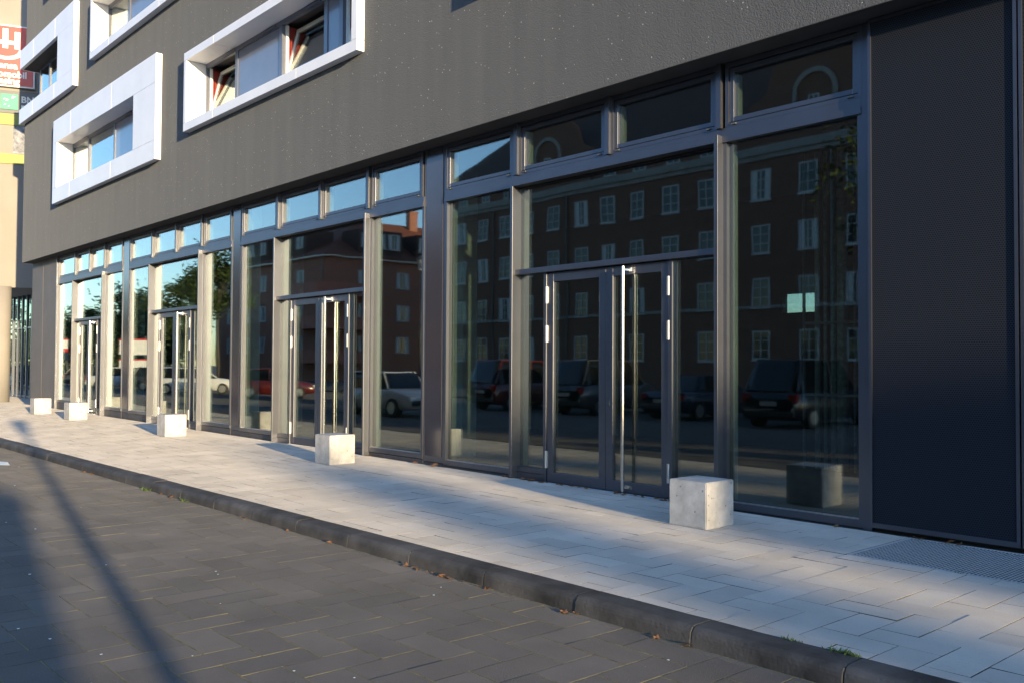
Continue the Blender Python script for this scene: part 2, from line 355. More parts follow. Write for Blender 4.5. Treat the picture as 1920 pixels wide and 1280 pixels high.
o = MB().box(-260, 130, -31, -12.02, -0.33, -0.02).build('opposite_pavement', M['asphalt']); tag(o, kind='structure')

# kerb stones: one structure, separate stones with open joints and a rounded arris
mb = MB(); x = -36.5
def kerb_stone(x0, x1):
    prof = [(YK-0.226, ROAD_Z-0.05), (YK-0.214, -0.055), (YK-0.208, -0.036), (YK-0.196, -0.018), (YK-0.180, -0.006), (YK-0.160, -0.001), (YK-0.135, 0.0), (YK-0.004, 0.002), (YK-0.004, -0.12)]
    dz = random.gauss(0, 0.0025); dy = random.gauss(0, 0.002); n = len(prof); e = 0.004
    vs = []
    for xx, q in ((x0, 0.002), (x0+e, 0), (x1-e, 0), (x1, 0.002)):
        for (y, z) in prof: vs.append((xx, y+dy+q*(1 if y < YK-0.1 else 0), z+dz-q))
    fs = []
    for k in range(3):
        for i in range(n-1): fs.append((k*n+i, (k+1)*n+i, (k+1)*n+i+1, k*n+i+1))
    fs.append(tuple(range(n-1, -1, -1))); fs.append(tuple(3*n+i for i in range(n)))
    mb.add(vs, fs)
while x < XR+1:
    kerb_stone(x+0.003, x+0.997)
    mb.box(x-0.0045, x+0.0045, YK-0.188, YK-0.004, -0.17, -0.007, 1); mb.box(x-0.0045, x+0.0045, YK-0.206, YK-0.1885, -0.17, -0.032, 1); x += 1.0
tag(mb.build('kerb', [M['kerb'], M['gap']], smooth=False), kind='structure')

# ------------------------------------------------------------------ office building
YG = 8.70                               # glass plane
ST_Y, ST_Z, ST_X = 8.28, 5.045, -34.95  # stucco front, soffit height, left corner
B = thing('office_building', 'modern dark grey rendered building with white framed upper windows over a long glazed shop front', 'building', (-16, 8.7, 0))
def P(mb, name, m, parent=B, **kw):
    o = mb.build(name, m, None, **kw)
    o.parent = parent; o.matrix_parent_inverse = Matrix.Translation(-Vector(WORLD.get(parent.name, (0,0,0))))
    WORLD[o.name] = (0, 0, 0)
    return o
WORLD = {B.name: (-16, 8.7, 0)}

# white window surrounds ------------------------------------------------
# name: outer x0,x1,z0,z1 ; opening x0,x1,z0,z1
WINS = dict(
 C=((-30.88, -22.24, 6.55, 9.15), (-30.47, -23.77, 7.02, 8.44)),
 D=((-20.50, -13.12, 6.88, 8.68), (-20.37, -13.29, 7.07, 8.50)),
 A=((-35.10, -28.95, 9.88, 12.45), (-36.0, -30.61, 10.38, 11.81)),
 Bw=((-27.40, -20.02, 10.25, 12.07), (-27.27, -20.19, 10.46, 11.90)),
 E=((-9.97, -2.60, 6.95, 8.75), (-9.84, -2.77, 7.14, 8.57)),
 F=((-32.20, -24.80, 13.55, 15.35), (-32.07, -24.97, 13.75, 15.17)),
)
WY0 = 8.13                              # front of the surrounds
FRY = 8.59                              # window frame plane
# stucco wall: front skin with rectangular holes on a grid
holes = [(max(o[0], ST_X), o[1], o[2], o[3]) for (_, o) in WINS.values()]
xs = sorted({ST_X, 14.0} | {h[0] for h in holes} | {h[1] for h in holes}); zs = sorted({ST_Z, 19.0} | {h[2] for h in holes} | {h[3] for h in holes})
mb = MB()
for i in range(len(xs)-1):
    for j in range(len(zs)-1):
        cx = (xs[i]+xs[i+1])/2; cz = (zs[j]+zs[j+1])/2
        if any(h[0] < cx < h[1] and h[2] < cz < h[3] for h in holes): continue
        mb.add([(xs[i],ST_Y,zs[j]),(xs[i+1],ST_Y,zs[j]),(xs[i+1],ST_Y,zs[j+1]),(xs[i],ST_Y,zs[j+1])], [(0,1,2,3)])
# end wall (left), with the corner window cut out, top
ya, yb = ST_Y, 26.0
oA = WINS['A'][1]
for (y0, y1, z0, z1) in ((ya, yb, ST_Z, oA[2]), (ya+0.9, yb, oA[2], oA[3]), (ya, yb, oA[3], 19.0)):
    mb.add([(ST_X,y1,z0),(ST_X,y0,z0),(ST_X,y0,z1),(ST_X,y1,z1)], [(0,1,2,3)])
mb.add([(ST_X,ya,19),(14,ya,19),(14,yb,19),(ST_X,yb,19)], [(0,1,2,3)])
mb.add([(14,ya,ST_Z),(14,yb,ST_Z),(14,yb,19),(14,ya,19)], [(0,1,2,3)])
P(mb, 'wall', M['stucco'])
mb = MB(); mb.box(ST_X+0.002, 13.99, ST_Y+0.001, 8.90, ST_Z-0.006, ST_Z+0.05)
P(mb, 'soffit', M['soffit'])

def panel_front(mb, x0, x1, z0, z1, y0, y1, joints=()):
    g_ = 0.010; cuts = [x0] + [j for j in joints if x0+0.05 < j < x1-0.05] + [x1]
    for a, b in zip(cuts[:-1], cuts[1:]):
        mb.box(a+(g_ if a != x0 else 0), b-(g_ if b != x1 else 0), y0, y1, z0, z1)
def surround(key, joints):
    o, h = WINS[key]; g_ = 0.005; y1 = FRY+0.06; mb = MB()
    hx0 = max(h[0], o[0]); g_ = 0.008
    panel_front(mb, o[0], o[1], o[2], h[2], WY0, y1, joints)                 # bottom band
    panel_front(mb, o[0], o[1], h[3], o[3], WY0, y1, joints)                 # top band
    if h[0] > o[0]: mb.box(o[0], h[0], WY0+0.0005, y1, h[2]+g_, h[3]-g_)     # left border
    mb.box(h[1], o[1], WY0+0.0005, y1, h[2]+g_, h[3]-g_)                     # right border
    s = P(mb, 'window_surround', M['white'])
    mb = MB(); mb.box(o[0]+0.01, o[1]-0.01, WY0+0.012, y1-0.01, o[2]+0.01, h[2]-0.01); mb.box(o[0]+0.01, o[1]-0.01, WY0+0.012, y1-0.01, h[3]+0.01, o[3]-0.01)
    mb.box(h[1]+0.01, o[1]-0.01, WY0+0.012, y1-0.01, h[2]-0.0095, h[3]+0.0095)
    if h[0] > o[0]: mb.box(o[0]+0.01, h[0]-0.01, WY0+0.012, y1-0.01, h[2]-0.0095, h[3]+0.0095)
    return s
def bars(mb, x0, x1, z0, z1, y0, y1, w, mi=0, wb=None, wt=None):
    wb = wb or w; wt = wt or w
    mb.box(x0, x0+w, y0, y1, z0, z1, mi); mb.box(x1-w, x1, y0, y1, z0, z1, mi)
    mb.box(x0+w, x1-w, y0+0.001, y1, z0, z0+wb, mi); mb.box(x0+w, x1-w, y0+0.001, y1, z1-wt, z1, mi)
    return mb
def fill_window(s, h, layout):
    # layout: (x0, x1, kind) kinds: fixed, panel, tilt
    z0, z1 = h[2], h[3]
    mb = MB()
    mb.box(h[0], h[1], FRY, FRY+0.07, z1-0.10, z1); mb.box(h[0], h[1], FRY, FRY+0.07, z0, z0+0.07)
    xprev = None
    for (a, b, k) in layout:
        mb.box(a, a+0.06, FRY+0.001, FRY+0.07, z0+0.07, z1-0.10); mb.box(b-0.06, b, FRY+0.001, FRY+0.07, z0+0.07, z1-0.10)
    for xx in (h[0]+1.0, h[0]+2.9, h[0]+4.7):                                   # small vents under the head
        if xx < h[1]-0.5: mb.box(xx, xx+0.55, FRY-0.02, FRY, z1-0.075, z1-0.035)
    P(mb, 'window_frame', M['wframe'], s)
    for (a, b, k) in layout:
        x0, x1 = a+0.06, b-0.06; za, zb = z0+0.07, z1-0.10
        if k == 'panel':
            P(MB().box(x0, x1, FRY+0.02, FRY+0.05, za, zb), 'infill_panel', M['spandrel'], s)
        elif k == 'fixed':
            mb = MB(); bars(mb, x0, x1, za, zb, FRY+0.015, FRY+0.06, 0.035); P(mb, 'sash', M['wframe'], s)
            P(MB().box(x0+0.035, x1-0.035, FRY+0.035, FRY+0.05, za+0.035, zb-0.035), 'pane', M['glass_up'], s)
        else:                                                                   # tilted open, hinged at the bottom
            an = R(13); ca, sa = math.cos(an), math.sin(an); yb_ = FRY+0.03
            def T(mbx):
                mbx.v = [(x, yb_ + (z-za)*sa + (y-yb_)*ca, za + (z-za)*ca - (y-yb_)*sa) for (x, y, z) in mbx.v]; return mbx
            mb = MB(); bars(mb, x0+0.01, x1-0.01, za, zb, yb_, yb_+0.06, 0.075); o = P(T(mb), 'sash', M['white_pvc'], s); o['label'] = 'window sash tilted open inwards'
            P(T(MB().box(x0+0.085, x1-0.085, yb_+0.02, yb_+0.035, za+0.075, zb-0.075)), 'pane', M['glass_up'], s)
            P(MB().box(x0, x0+0.045, FRY+0.071, FRY+0.13, za, zb), 'inner_jamb', M['white_pvc'], s)
            mb = MB(); n = 9
            for i in range(n):
                ya_ = FRY+0.135+i*0.05; dx = 0.018*(i % 2); mb.box(x0-0.01+dx, x0+0.005+dx, ya_, ya_+0.047, za, zb)
            P(mb, 'curtain', M['curtain'], s)
def room_behind(h, key):
    x0, x1, z0, z1 = max(h[0], ST_X+0.5), h[1], h[2], h[3]; y0, y1 = FRY+0.10, FRY+3.0; mb = MB()
    x0 -= 0.0
    mb.box(x0, x1, y1, y1+0.05, z0-0.4, z1+0.3); mb.box(x0, x1, y0, y1, z1+0.02, z1+0.07); mb.box(x0, x1, y0, y1, z0-0.09, z0-0.04)
    mb.box(x0-0.08, x0-0.03, y0, y1, z0-0.4, z1+0.3); mb.box(x1+0.03, x1+0.08, y0, y1, z0-0.4, z1+0.3)
    P(mb, 'room', M['room'])
s = surround('C', (-29.1, -25.45)); h = WINS['C'][1]
fill_window(s, h, [(h[0], -28.9, 'fixed'), (-28.9, -26.6, 'fixed'), (-26.6, -24.2, 'panel'), (-24.2, h[1], 'fixed')]); room_behind(h, 'C')
s = surround('D', (-18.9, -15.2)); h = WINS['D'][1]
fill_window(s, h, [(h[0], -18.75, 'tilt'), (-18.75, -16.72, 'panel'), (-16.72, -14.95, 'tilt'), (-14.95, -14.40, 'panel'), (-14.40, h[1], 'tilt')]); room_behind(h, 'D')
s = surround('Bw', (-25.75, -22.1)); h = WINS['Bw'][1]
fill_window(s, h, [(h[0], -25.55, 'fixed'), (-25.55, -23.3, 'panel'), (-23.3, -21.6, 'fixed'), (-21.6, h[1], 'panel')]); room_behind(h, 'B')
s = surround('E', (-8.3, -4.6)); h = WINS['E'][1]
fill_window(s, h, [(h[0], -8.1, 'fixed'), (-8.1, -6.0, 'panel'), (-6.0, -4.4, 'fixed'), (-4.4, h[1], 'panel')]); room_behind(h, 'E')
s = surround('F', (-30.4, -26.7)); h = WINS['F'][1]
fill_window(s, h, [(h[0], -30.3, 'fixed'), (-30.3, -28.2, 'panel'), (-28.2, -26.6, 'fixed'), (-26.6, h[1], 'panel')]); room_behind(h, 'F')
# corner window A: surround wraps the corner, glazing set back on both sides
o, h = WINS['A']; y1 = FRY+0.06; mb = MB()
for (za, zb) in ((o[2], h[2]), (h[3], o[3])):
    panel_front(mb, o[0], o[1], za, zb, WY0, y1, (-33.4, -30.9))
    mb.box(o[0], o[0]+0.4, y1+0.006, 10.2, za, zb)
mb.box(h[1], o[1], WY0+0.0005, y1, h[2]+0.005, h[3]-0.005)
sA = P(mb, 'window_surround', M['white'])
mb = MB(); mb.box(ST_X-0.02, h[1]+0.3, ST_Y-0.05, 10.1, h[3]-0.015, h[3]-0.002); P(mb, 'window_soffit', M['soffit'], sA)
gx = ST_X+0.55
mb = MB(); bars(mb, gx, h[1], h[2], h[3]-0.02, FRY, FRY+0.07, 0.08); mb.box(-33.3, -33.2, FRY+0.001, FRY+0.07, h[2]+0.08, h[3]-0.10)
mb.box(gx, gx+0.07, FRY+0.071, FRY+1.6, h[2], h[2]+0.08); mb.box(gx, gx+0.07, FRY+0.071, FRY+1.6, h[3]-0.10, h[3]-0.02)
P(mb, 'window_frame', M['wframe'], sA)
P(MB().box(gx+0.08, -33.3, FRY+0.03, FRY+0.045, h[2]+0.08, h[3]-0.10), 'pane', M['glass_up'], sA)
P(MB().box(-33.2, h[1]-0.08, FRY+0.03, FRY+0.045, h[2]+0.08, h[3]-0.10), 'pane', M['glass_up'], sA)
P(MB().box(gx+0.02, gx+0.035, FRY+0.09, FRY+1.6, h[2]+0.08, h[3]-0.10), 'pane', M['glass_up'], sA)
room_behind(h, 'A')

# shop front ------------------------------------------------------------
FY = 8.645                              # face of the frames
Z_TR0, Z_TR1 = 4.135, 4.30              # transom band between shop windows and top lights
Z_CL1 = 4.90                            # top light glass top
def gz(x): return walk_z(x, YF)
def pane(x0, x1, z0, z1, parent, y=YG):
    return P(MB().box(x0, x1, y, y+0.022, z0, z1), 'pane', M['glass'], parent)
def reveal(x0, x1, z0, z1, y0, parent):
    P(MB().box(x0, x0+0.02, y0, y0+0.09, z0, z1), 'inner_reveal', M['old_white'], parent)
    P(MB().box(x1-0.02, x1, y0, y0+0.09, z0, z1), 'inner_reveal', M['old_white'], parent)
def top_light(x0, x1):
    # fixed outer frame, black shadow gap, sash, glass, two small stays
    mb = MB(); bars(mb, x0, x1, Z_TR1, 5.035, FY-0.012, FY+0.12, 0.045, wt=0.06)
    t = P(mb, 'top_light', M['alu'])
    mb = MB(); bars(mb, x0+0.050, x1-0.050, Z_TR1+0.055, 4.968, FY+0.002, FY+0.08, 0.055)
    P(mb, 'sash', M['alu'], t, bevel=0.004)
    P(MB().box(x0+0.045, x1-0.045, FY+0.06, FY+0.10, Z_TR1+0.045, Z_TR1+0.0545), 'gasket', M['gap'], t)
    pane(x0+0.105, x1-0.105, Z_TR1+0.11, 4.913, t, FY+0.045)
    reveal(x0+0.085, x1-0.085, Z_TR1+0.11, 4.913, FY+0.081, t)
    for xx in (x0+0.09, x1-0.15):
        P(MB().box(xx, xx+0.06, FY-0.028, FY-0.0125, Z_TR1+0.018, Z_TR1+0.034), 'stay', M['steel_dark'], t)
def shop_window(x0, x1, zb, gap_top=True):
    mb = MB(); w = 0.045
    mb.box(x0, x0+w, FY, FY+0.13, zb-0.075, Z_TR0); mb.box(x1-w, x1, FY, FY+0.13, zb-0.075, Z_TR0)
    mb.box(x0+w, x1-w, FY+0.001, FY+0.13, zb-0.075, zb)                                   # sill
    mb.box(x0, x1, FY-0.022, FY+0.12, Z_TR0+0.001, Z_TR0+0.075); mb.box(x0, x1, FY-0.010, FY+0.12, Z_TR0+0.076, Z_TR1-0.001)
    s = P(mb, 'shop_window', M['alu'])
    pane(x0+w, x1-w, zb, Z_TR0, s)
    reveal(x0+w-0.02, x1-w+0.02, zb, Z_TR0, FY+0.131, s)
    P(MB().box(x0+w, x1-w, YG-0.012, YG-0.002, zb, zb+0.012), 'glazing_bead', M['alum_bright'], s)
    g0 = gz((x0+x1)/2)
    mb = MB(); mb.box(x0, x1, FY+0.012, FY+0.2, g0-0.12, zb-0.087); P(mb, 'plinth', M['plinth'], s)
    return s
def door_leaf(x0, x1, z0, z1, hinge_right, active):
    W_ = 0.115; y0 = FY+0.012
    mb = MB(); bars(mb, x0, x1, z0, z1, y0, y0+0.07, W_, wb=0.13, wt=0.12)
    d = P(mb, 'door', M['alu'], bevel=0.004)
    P(MB().box(x0+W_, x1-W_, y0+0.03, y0+0.052, z0+0.13, z1-0.12), 'pane', M['glass'], d)
    hx = x1+0.004 if hinge_right else x0-0.004
    for hz in (z1-0.30, z1-0.83, z0+0.30):
        P(MB().tube((hx, y0-0.014, hz-0.115), (hx, y0-0.014, hz+0.115), 0.018, n=10).box(hx-0.028, hx+0.028, y0-0.006, y0+0.001, hz-0.11, hz+0.11), 'hinge', M['alum_bright'], d)
    if active:
        hx = x0+0.35; hy = y0-0.075
        mb = MB(); mb.tube((hx, hy, z0+0.02), (hx, hy, z1-0.02), 0.023, n=16)
        for hz in (z0+0.07, z1-0.06): mb.box(hx-0.012, hx+0.012, hy+0.01, y0+0.002, hz-0.012, hz+0.012); mb.box(hx-0.02, hx+0.09, y0-0.006, y0-0.0005, hz-0.022, hz+0.022)
        P(mb, 'handle', M['steel'], d, smooth=False)
        lx = x0+0.055; lz = z0+1.11
        P(MB().tube((lx, y0-0.012, lz+0.02), (lx, y0+0.001, lz+0.02), 0.017, n=12).box(lx-0.012, lx+0.012, y0-0.010, y0, lz-0.04, lz+0.02), 'lock', M['steel'], d)
    return d
def entrance(x1, x0, d1, d0, dm):
    # x1 right inner edge, x0 left inner edge of the bay; fins outside it
    zb = gz((x0+x1)/2); fin = 0.05; yF = 8.535
    mb = MB()
    mb.box(x1, x1+fin, yF, FY+0.12, zb-0.1, 4.215); mb.box(x0-fin, x0, yF, FY+0.12, zb-0.1, 4.215)
    mb.box(x0, x1, yF, FY+0.12, 4.125, 4.215)
    mb.box(x0-fin, x1+fin, FY-0.010, FY+0.12, 4.216, Z_TR1-0.001)
    e = P(mb, 'entrance_frame', M['alu'], bevel=0.003)
    zt = 2.86
    mb = MB(); mb.box(x0, x1, FY-0.055, FY+0.12, zt+0.012, zt+0.085)                          # bar above the door
    for xx in (d1, d0-0.055): mb.box(xx, xx+0.055, FY-0.004, FY+0.12, zb-0.08, zt+0.011)
    P(mb, 'door_frame', M['alu'], e, bevel=0.003)
    mb = MB(); mb.box(x0+0.02, x1-0.02, FY+0.03, FY+0.11, 4.10, 4.1245); P(mb, 'gasket', M['gap'], e)
    pane(x0, x1, zt+0.085, 4.10, e)
    reveal(x0-0.02, x1+0.02, zb+0.1, 4.10, FY+0.121, e)
    for a, b in ((x0, d0-0.055), (d1+0.055, x1)):
        mb = MB(); mb.box(a, b, FY, FY+0.12, zb+0.10, zb+0.17); mb.box(a, b, FY+0.012, FY+0.12, zb-0.08, zb+0.09)
        P(mb, 'sidelight_sill', M['alu'], e); pane(a, b, zb+0.17, zt+0.012, e)
    door_leaf(dm+0.004, d1-0.006, zb+0.012, zt, True, True); door_leaf(d0+0.006, dm-0.004, zb+0.012, zt, False, False)
    xm = (x0+x1)/2+0.02
    mb = MB(); mb.box(xm-0.035, xm+0.035, FY-0.05, FY+0.12, Z_TR1, 5.036); P(mb, 'mullion', M['alu'])
    top_light(x0+0.02, xm-0.036); top_light(xm+0.036, x1-0.02)
    for xx in (x0-0.015, x1+0.015):
        P(MB().box(xx-0.034, xx+0.034, FY-0.05, FY+0.12, Z_TR1, 5.036), 'mullion', M['alu'])
    # drain channel in front of the doors
    mb = MB(); zz = zb+0.004
    for i in range(int((d1-d0)/0.02)): mb.box(d0+i*0.02, d0+i*0.02+0.011, 8.585, 8.64, zz-0.02, zz)
    mb.box(d0, d1, 8.58, 8.5845, zz-0.02, zz+0.001); mb.box(d0, d1, 8.6405, 8.645, zz-0.02, zz+0.001)
    tag(mb.build('drain_grate', M['galv']), 'narrow slotted metal drain along the sill of the ' + ENT[len(USED)] + ' double door', 'drain grate', 'drain grates at the shop doors'); USED.append(1)
ENT = ['nearest', 'second nearest', 'third nearest', 'farthest']; USED = []
def flat_panel(x0, x1, zb):
    mb = MB(); mb.box(x0, x1, FY+0.014, FY+0.10, zb-0.075, 5.036); f = P(mb, 'column_cladding', M['alu'])
    w = x1-x0
    P(MB().box(x0+w*0.12, x1-w*0.12, FY+0.002, FY+0.0135, zb+0.02, 5.02), 'cladding_panel', M['alu_panel'], f)
    g0 = gz(x0); P(MB().box(x0, x1, FY+0.024, FY+0.2, g0-0.12, zb-0.087), 'plinth', M['plinth'], f)
    P(MB().box(x0, x1, FY+0.03, FY+0.2, zb-0.087, zb-0.075), 'gasket', M['gap'], f)

shop_window(-6.125, -4.47, 0.085); top_light(-6.09, -4.46)
entrance(-6.175, -9.605, -6.905, -9.015, -7.93)
shop_window(-11.31, -9.655, 0.13); top_light(-11.30, -9.69)
flat_panel(-11.87, -11.31, 0.15)
shop_window(-13.44, -11.87, 0.18); top_light(-13.40, -11.90)
entrance(-13.49, -16.78, -14.16, -16.25, -15.2)
shop_window(-18.50, -16.83, 0.24); top_light(-18.48, -16.87)
flat_panel(-18.96, -18.50, 0.25)
shop_window(-20.49, -18.96, 0.275); top_light(-20.45, -18.99)
entrance(-20.54, -23.61, -21.22, -23.12, -22.17)
shop_window(-25.32, -23.66, 0.335); top_light(-25.31, -23.70)
flat_panel(-25.86, -25.32, 0.35)
shop_window(-27.27, -25.86, 0.36); top_light(-27.23, -25.89)
entrance(-27.32, -30.04, -27.98, -29.62, -28.8)
shop_window(-31.92, -30.09, 0.42); top_light(-31.88, -30.12)
# corner column cladding
mb = MB(); mb.box(-33.50, -31.99, 8.60, 9.2, 0.05, 5.036); P(mb, 'corner_cladding', M['alu_matt'])
mb = MB(); mb.box(-34.86, -33.53, 8.60, 9.9, 0.05, 5.036); P(mb, 'corner_cladding', M['alu_matt'])
P(MB().box(-33.528, -33.502, 8.61, 8.9, 0.05, 5.03), 'joint_strip', M['alum_bright'])
P(MB().box(-31.988, -31.925, 8.585, 8.8, 0.10, 5.036), 'jamb', M['alu'])
# perforated screen panels on the right
P(MB().box(-4.468, -4.372, FY-0.01, 8.85, -0.05, 5.036), 'jamb', M['alu'])
for (a, b) in ((-4.365, -3.0), (-2.985, -1.6), (-1.585, -0.2), (-0.185, 1.2), (1.215, 2.6)):
    mb = MB(); bars(mb, a, b, 0.045, 5.03, 8.565, 8.62, 0.03, wb=0.045); f = P(mb, 'screen_frame', M['alu'])
    P(MB().box(a+0.03, b-0.03, 8.580, 8.590, 0.09, 5.0), 'perforated_sheet', M['perf'], f)
P(MB().box(-4.37, 14, 8.70, 8.9, -0.1, 5.036), 'back_wall', M['gap'])
# interior
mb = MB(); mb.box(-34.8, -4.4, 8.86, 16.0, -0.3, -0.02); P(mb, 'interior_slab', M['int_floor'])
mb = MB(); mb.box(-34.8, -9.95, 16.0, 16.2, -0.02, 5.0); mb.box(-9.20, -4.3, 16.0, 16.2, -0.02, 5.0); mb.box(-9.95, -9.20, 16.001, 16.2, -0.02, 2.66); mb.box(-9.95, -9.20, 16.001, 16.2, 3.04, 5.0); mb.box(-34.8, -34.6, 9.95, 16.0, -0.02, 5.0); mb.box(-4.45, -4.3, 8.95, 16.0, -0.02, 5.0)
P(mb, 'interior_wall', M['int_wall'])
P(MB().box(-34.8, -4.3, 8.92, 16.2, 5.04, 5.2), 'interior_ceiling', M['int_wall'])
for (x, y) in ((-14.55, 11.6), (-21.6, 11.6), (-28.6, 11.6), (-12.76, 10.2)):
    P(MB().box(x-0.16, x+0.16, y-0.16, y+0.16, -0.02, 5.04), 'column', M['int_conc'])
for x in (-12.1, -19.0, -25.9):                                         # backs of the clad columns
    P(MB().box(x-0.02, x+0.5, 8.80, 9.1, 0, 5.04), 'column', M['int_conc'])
P(MB().box(-9.95, -9.20, 16.06, 16.07, 2.66, 3.04), 'rear_window', M['glass_up'])
for (px_, r_) in ((-7.573, 0.045), (-7.436, 0.03), (-7.301, 0.045), (-7.15, 0.085)):
    P(MB().tube((px_, 13.2, 0.0), (px_, 13.2, 5.0), r_, n=12), 'pipe', M['foil'], smooth=True)
for px_ in (-7.778, -6.915):
    mb = MB()
    for k in range(60): mb.box(px_-0.018, px_+0.018, 13.13, 13.15, k*0.083, k*0.083+0.05)
    mb.box(px_-0.018, px_-0.010, 13.13, 13.17, 0, 5); mb.box(px_+0.010, px_+0.018, 13.13, 13.17, 0, 5)
    P(mb, 'slotted_rail', M['galv'])
for z_ in (1.15, 2.27):
    P(MB().box(-7.75, -6.6, 13.06, 13.12, z_, z_+0.04), 'pipe_bracket', M['galv'])

# grating by the perforated screen
gr = thing('metal_grating', 'galvanised metal grating set in the pavement below the perforated screen', 'grating', (-1, 8, 0)); WORLD[gr.name] = (-1, 8, 0)
mb = MB(); x = GX0+0.02
while x < XR+0.9: mb.box(x, x+0.010, YB+0.035, 8.545, -0.03, -0.002); x += 0.031
P(mb, 'bars', M['galv'], gr)
mb = MB(); y = YB+0.06
while y < 8.53: mb.box(GX0+0.01, XR+0.9, y, y+0.004, -0.012, -0.0035); y += 0.05
P(mb, 'cross_rods', M['galv'], gr)
mb = MB(); bars(mb, GX0, XR+0.95, -0.03, 0.0, 0, 0, 0.01) if False else None
mb.box(GX0, GX0+0.012, YB+0.01, 8.57, -0.04, 0.001); mb.box(GX0+0.012, XR+0.95, YB+0.01, YB+0.03, -0.04, 0.0012); mb.box(GX0+0.012, XR+0.95, 8.55, 8.57, -0.04, 0.0012)
P(mb, 'rim', M['galv'], gr)

# concrete cubes
cubes = [(-5.895, 'concrete cube on the pavement in front of the nearest shop door, half in shade'),
         (-13.05, 'concrete cube on the pavement before the second nearest shop door, second in the row'),
         (-19.82, 'sunlit concrete cube in the middle of the row, before the third nearest door'),
         (-26.55, 'sunlit concrete cube at the farthest shop door, fourth in the row'),
         (-29.95, 'sunlit concrete cube beside the corner cladding, last and farthest of the row')]
ME = None
for i, (x0, lab) in enumerate(cubes):
    z = walk_z(x0, 7.6)
    bm = bmesh.new(); bmesh.ops.create_cube(bm, size=0.46)
    bmesh.ops.bevel(bm, geom=bm.edges[:], offset=0.009, segments=2, affect='EDGES')
    me = bpy.data.meshes.new('concrete_cube'); bm.to_mesh(me); bm.free(); me.materials.append(M['concrete'])
    o = bpy.data.objects.new('concrete_cube', me); col.objects.link(o)
    o.location = (x0+0.23, 7.39+0.23, z+0.228); o.rotation_euler = (0, 0, R(random.uniform(-1.2, 1.2)))
    tag(o, lab, 'bollard', 'concrete cubes along the shop front')

# ------------------------------------------------------------------ neighbour building at the far left
un = Vector((math.sin(R(20)), math.cos(R(20)), 0)); nn = Vector((math.cos(R(20)), -math.sin(R(20)), 0)); P0 = Vector((-41, 9.5, 0)); UZ = Vector((0, 0, 1))
def NP(u, z, d=0): return P0 + un*u + nn*d + UZ*z
def nbox(mb, u0, u1, z0, z1, d0, d1): mb.obox(NP((u0+u1)/2, (z0+z1)/2, (d0+d1)/2), un*((u1-u0)/2), nn*((d1-d0)/2), UZ*((z1-z0)/2)); return mb
nb = thing('cream_building', 'cream rendered neighbouring building on a round column, with lime green bands and signs', 'building', tuple(P0)); WORLD[nb.name] = tuple(P0)
mb = MB(); nbox(mb, -1.75, 14, 4.62, 19, -8, 0); P(mb, 'wall', M['cream'], nb)
mb = MB(); nbox(mb, -1.75, 14, 11.22, 11.67, 0.001, 0.05); nbox(mb, -1.75, 14, 9.64, 10.04, 0.001, 0.05); P(mb, 'lime_band', M['lime'], nb)
mb = MB(); nbox(mb, -1.75, 14, 11.70, 12.62, 0.001, 0.04); P(mb, 'slate_band', M['sign_grey'], nb)
mb = MB(); nbox(mb, -0.2, 3.5, 10.06, 11.2, 0.001, 0.03); P(mb, 'printed_banner', M['banner'], nb)
cc = Vector((-40.86, 9.04, 0)) 
mb = MB(); mb.tube((cc.x-0.16, cc.y-0.05, 0), (cc.x-0.16, cc.y-0.05, 4.64), 0.36, n=32); P(mb, 'column', M['cream'], nb, smooth=True)
# red leasing sign
sg = thing('leasing_sign', 'red square sign with white emblem and white lettering on the cream wall', 'sign', tuple(NP(-0.5, 14, 0.1))); WORLD[sg.name] = tuple(NP(-0.5, 14, 0.1))
mb = MB(); nbox(mb, -1.57, 0.56, 12.74, 15.24, 0.02, 0.20); P(mb, 'sign_case', M['sign_white'], sg)
mb = MB(); nbox(mb, -1.52, 0.51, 12.79, 15.19, 0.2, 0.205); P(mb, 'sign_face', M['sign_red'], sg)
def stext(t, size, z, u, m, par, d, bold=0.011, align='CENTER', name='lettering'):
    o = text_mesh(t, size, 0.004, m, name, None, NP(u, z, d), un, UZ, bold, align)
    o.parent = par; o.matrix_parent_inverse = Matrix.Translation(-Vector(WORLD[par.name]))
stext('Hansa', 0.37, 13.47, -0.52, M['sign_white'], sg, 0.21); stext('Automobil', 0.37, 13.12, -0.52, M['sign_white'], sg, 0.21); stext('Leasing', 0.37, 12.85, -0.52, M['sign_white'], sg, 0.21)
mb = MB()                                   # emblem: two towers over an open hull
for u0 in (-1.05, -0.62, -0.19): nbox(mb, u0, u0+0.2, 14.28, 14.98 if u0 != -0.62 else 15.08, 0.206, 0.215)
nbox(mb, -1.05, 0.01, 14.45, 14.60, 0.2052, 0.214)
for k in range(12):
    a0 = math.pi + math.pi*k/12; a1 = math.pi + math.pi*(k+1)/12; c0 = (-0.52, 14.26)
    pts = [NP(c0[0]+r_*math.cos(a), c0[1]+r_*0.62*math.sin(a), d) for d in (0.206, 0.215) for (r_, a) in ((0.72, a0), (0.72, a1), (0.5, a1), (0.5, a0))]
    mb.add(pts, [(4,5,6,7), (0,3,2,1), (0,1,5,4), (2,3,7,6)])
P(mb, 'emblem', M['sign_white'], sg)
bk = thing('bank_sign', 'green square sign with pale flying marks beside white capitals on a slate band', 'sign', tuple(NP(0, 12.1, 0.1))); WORLD[bk.name] = tuple(NP(0, 12.1, 0.1))
mb = MB(); nbox(mb, -0.66, -0.04, 11.84, 12.46, 0.041, 0.09); P(mb, 'emblem_panel', M['sign_green'], bk)
mb = MB()
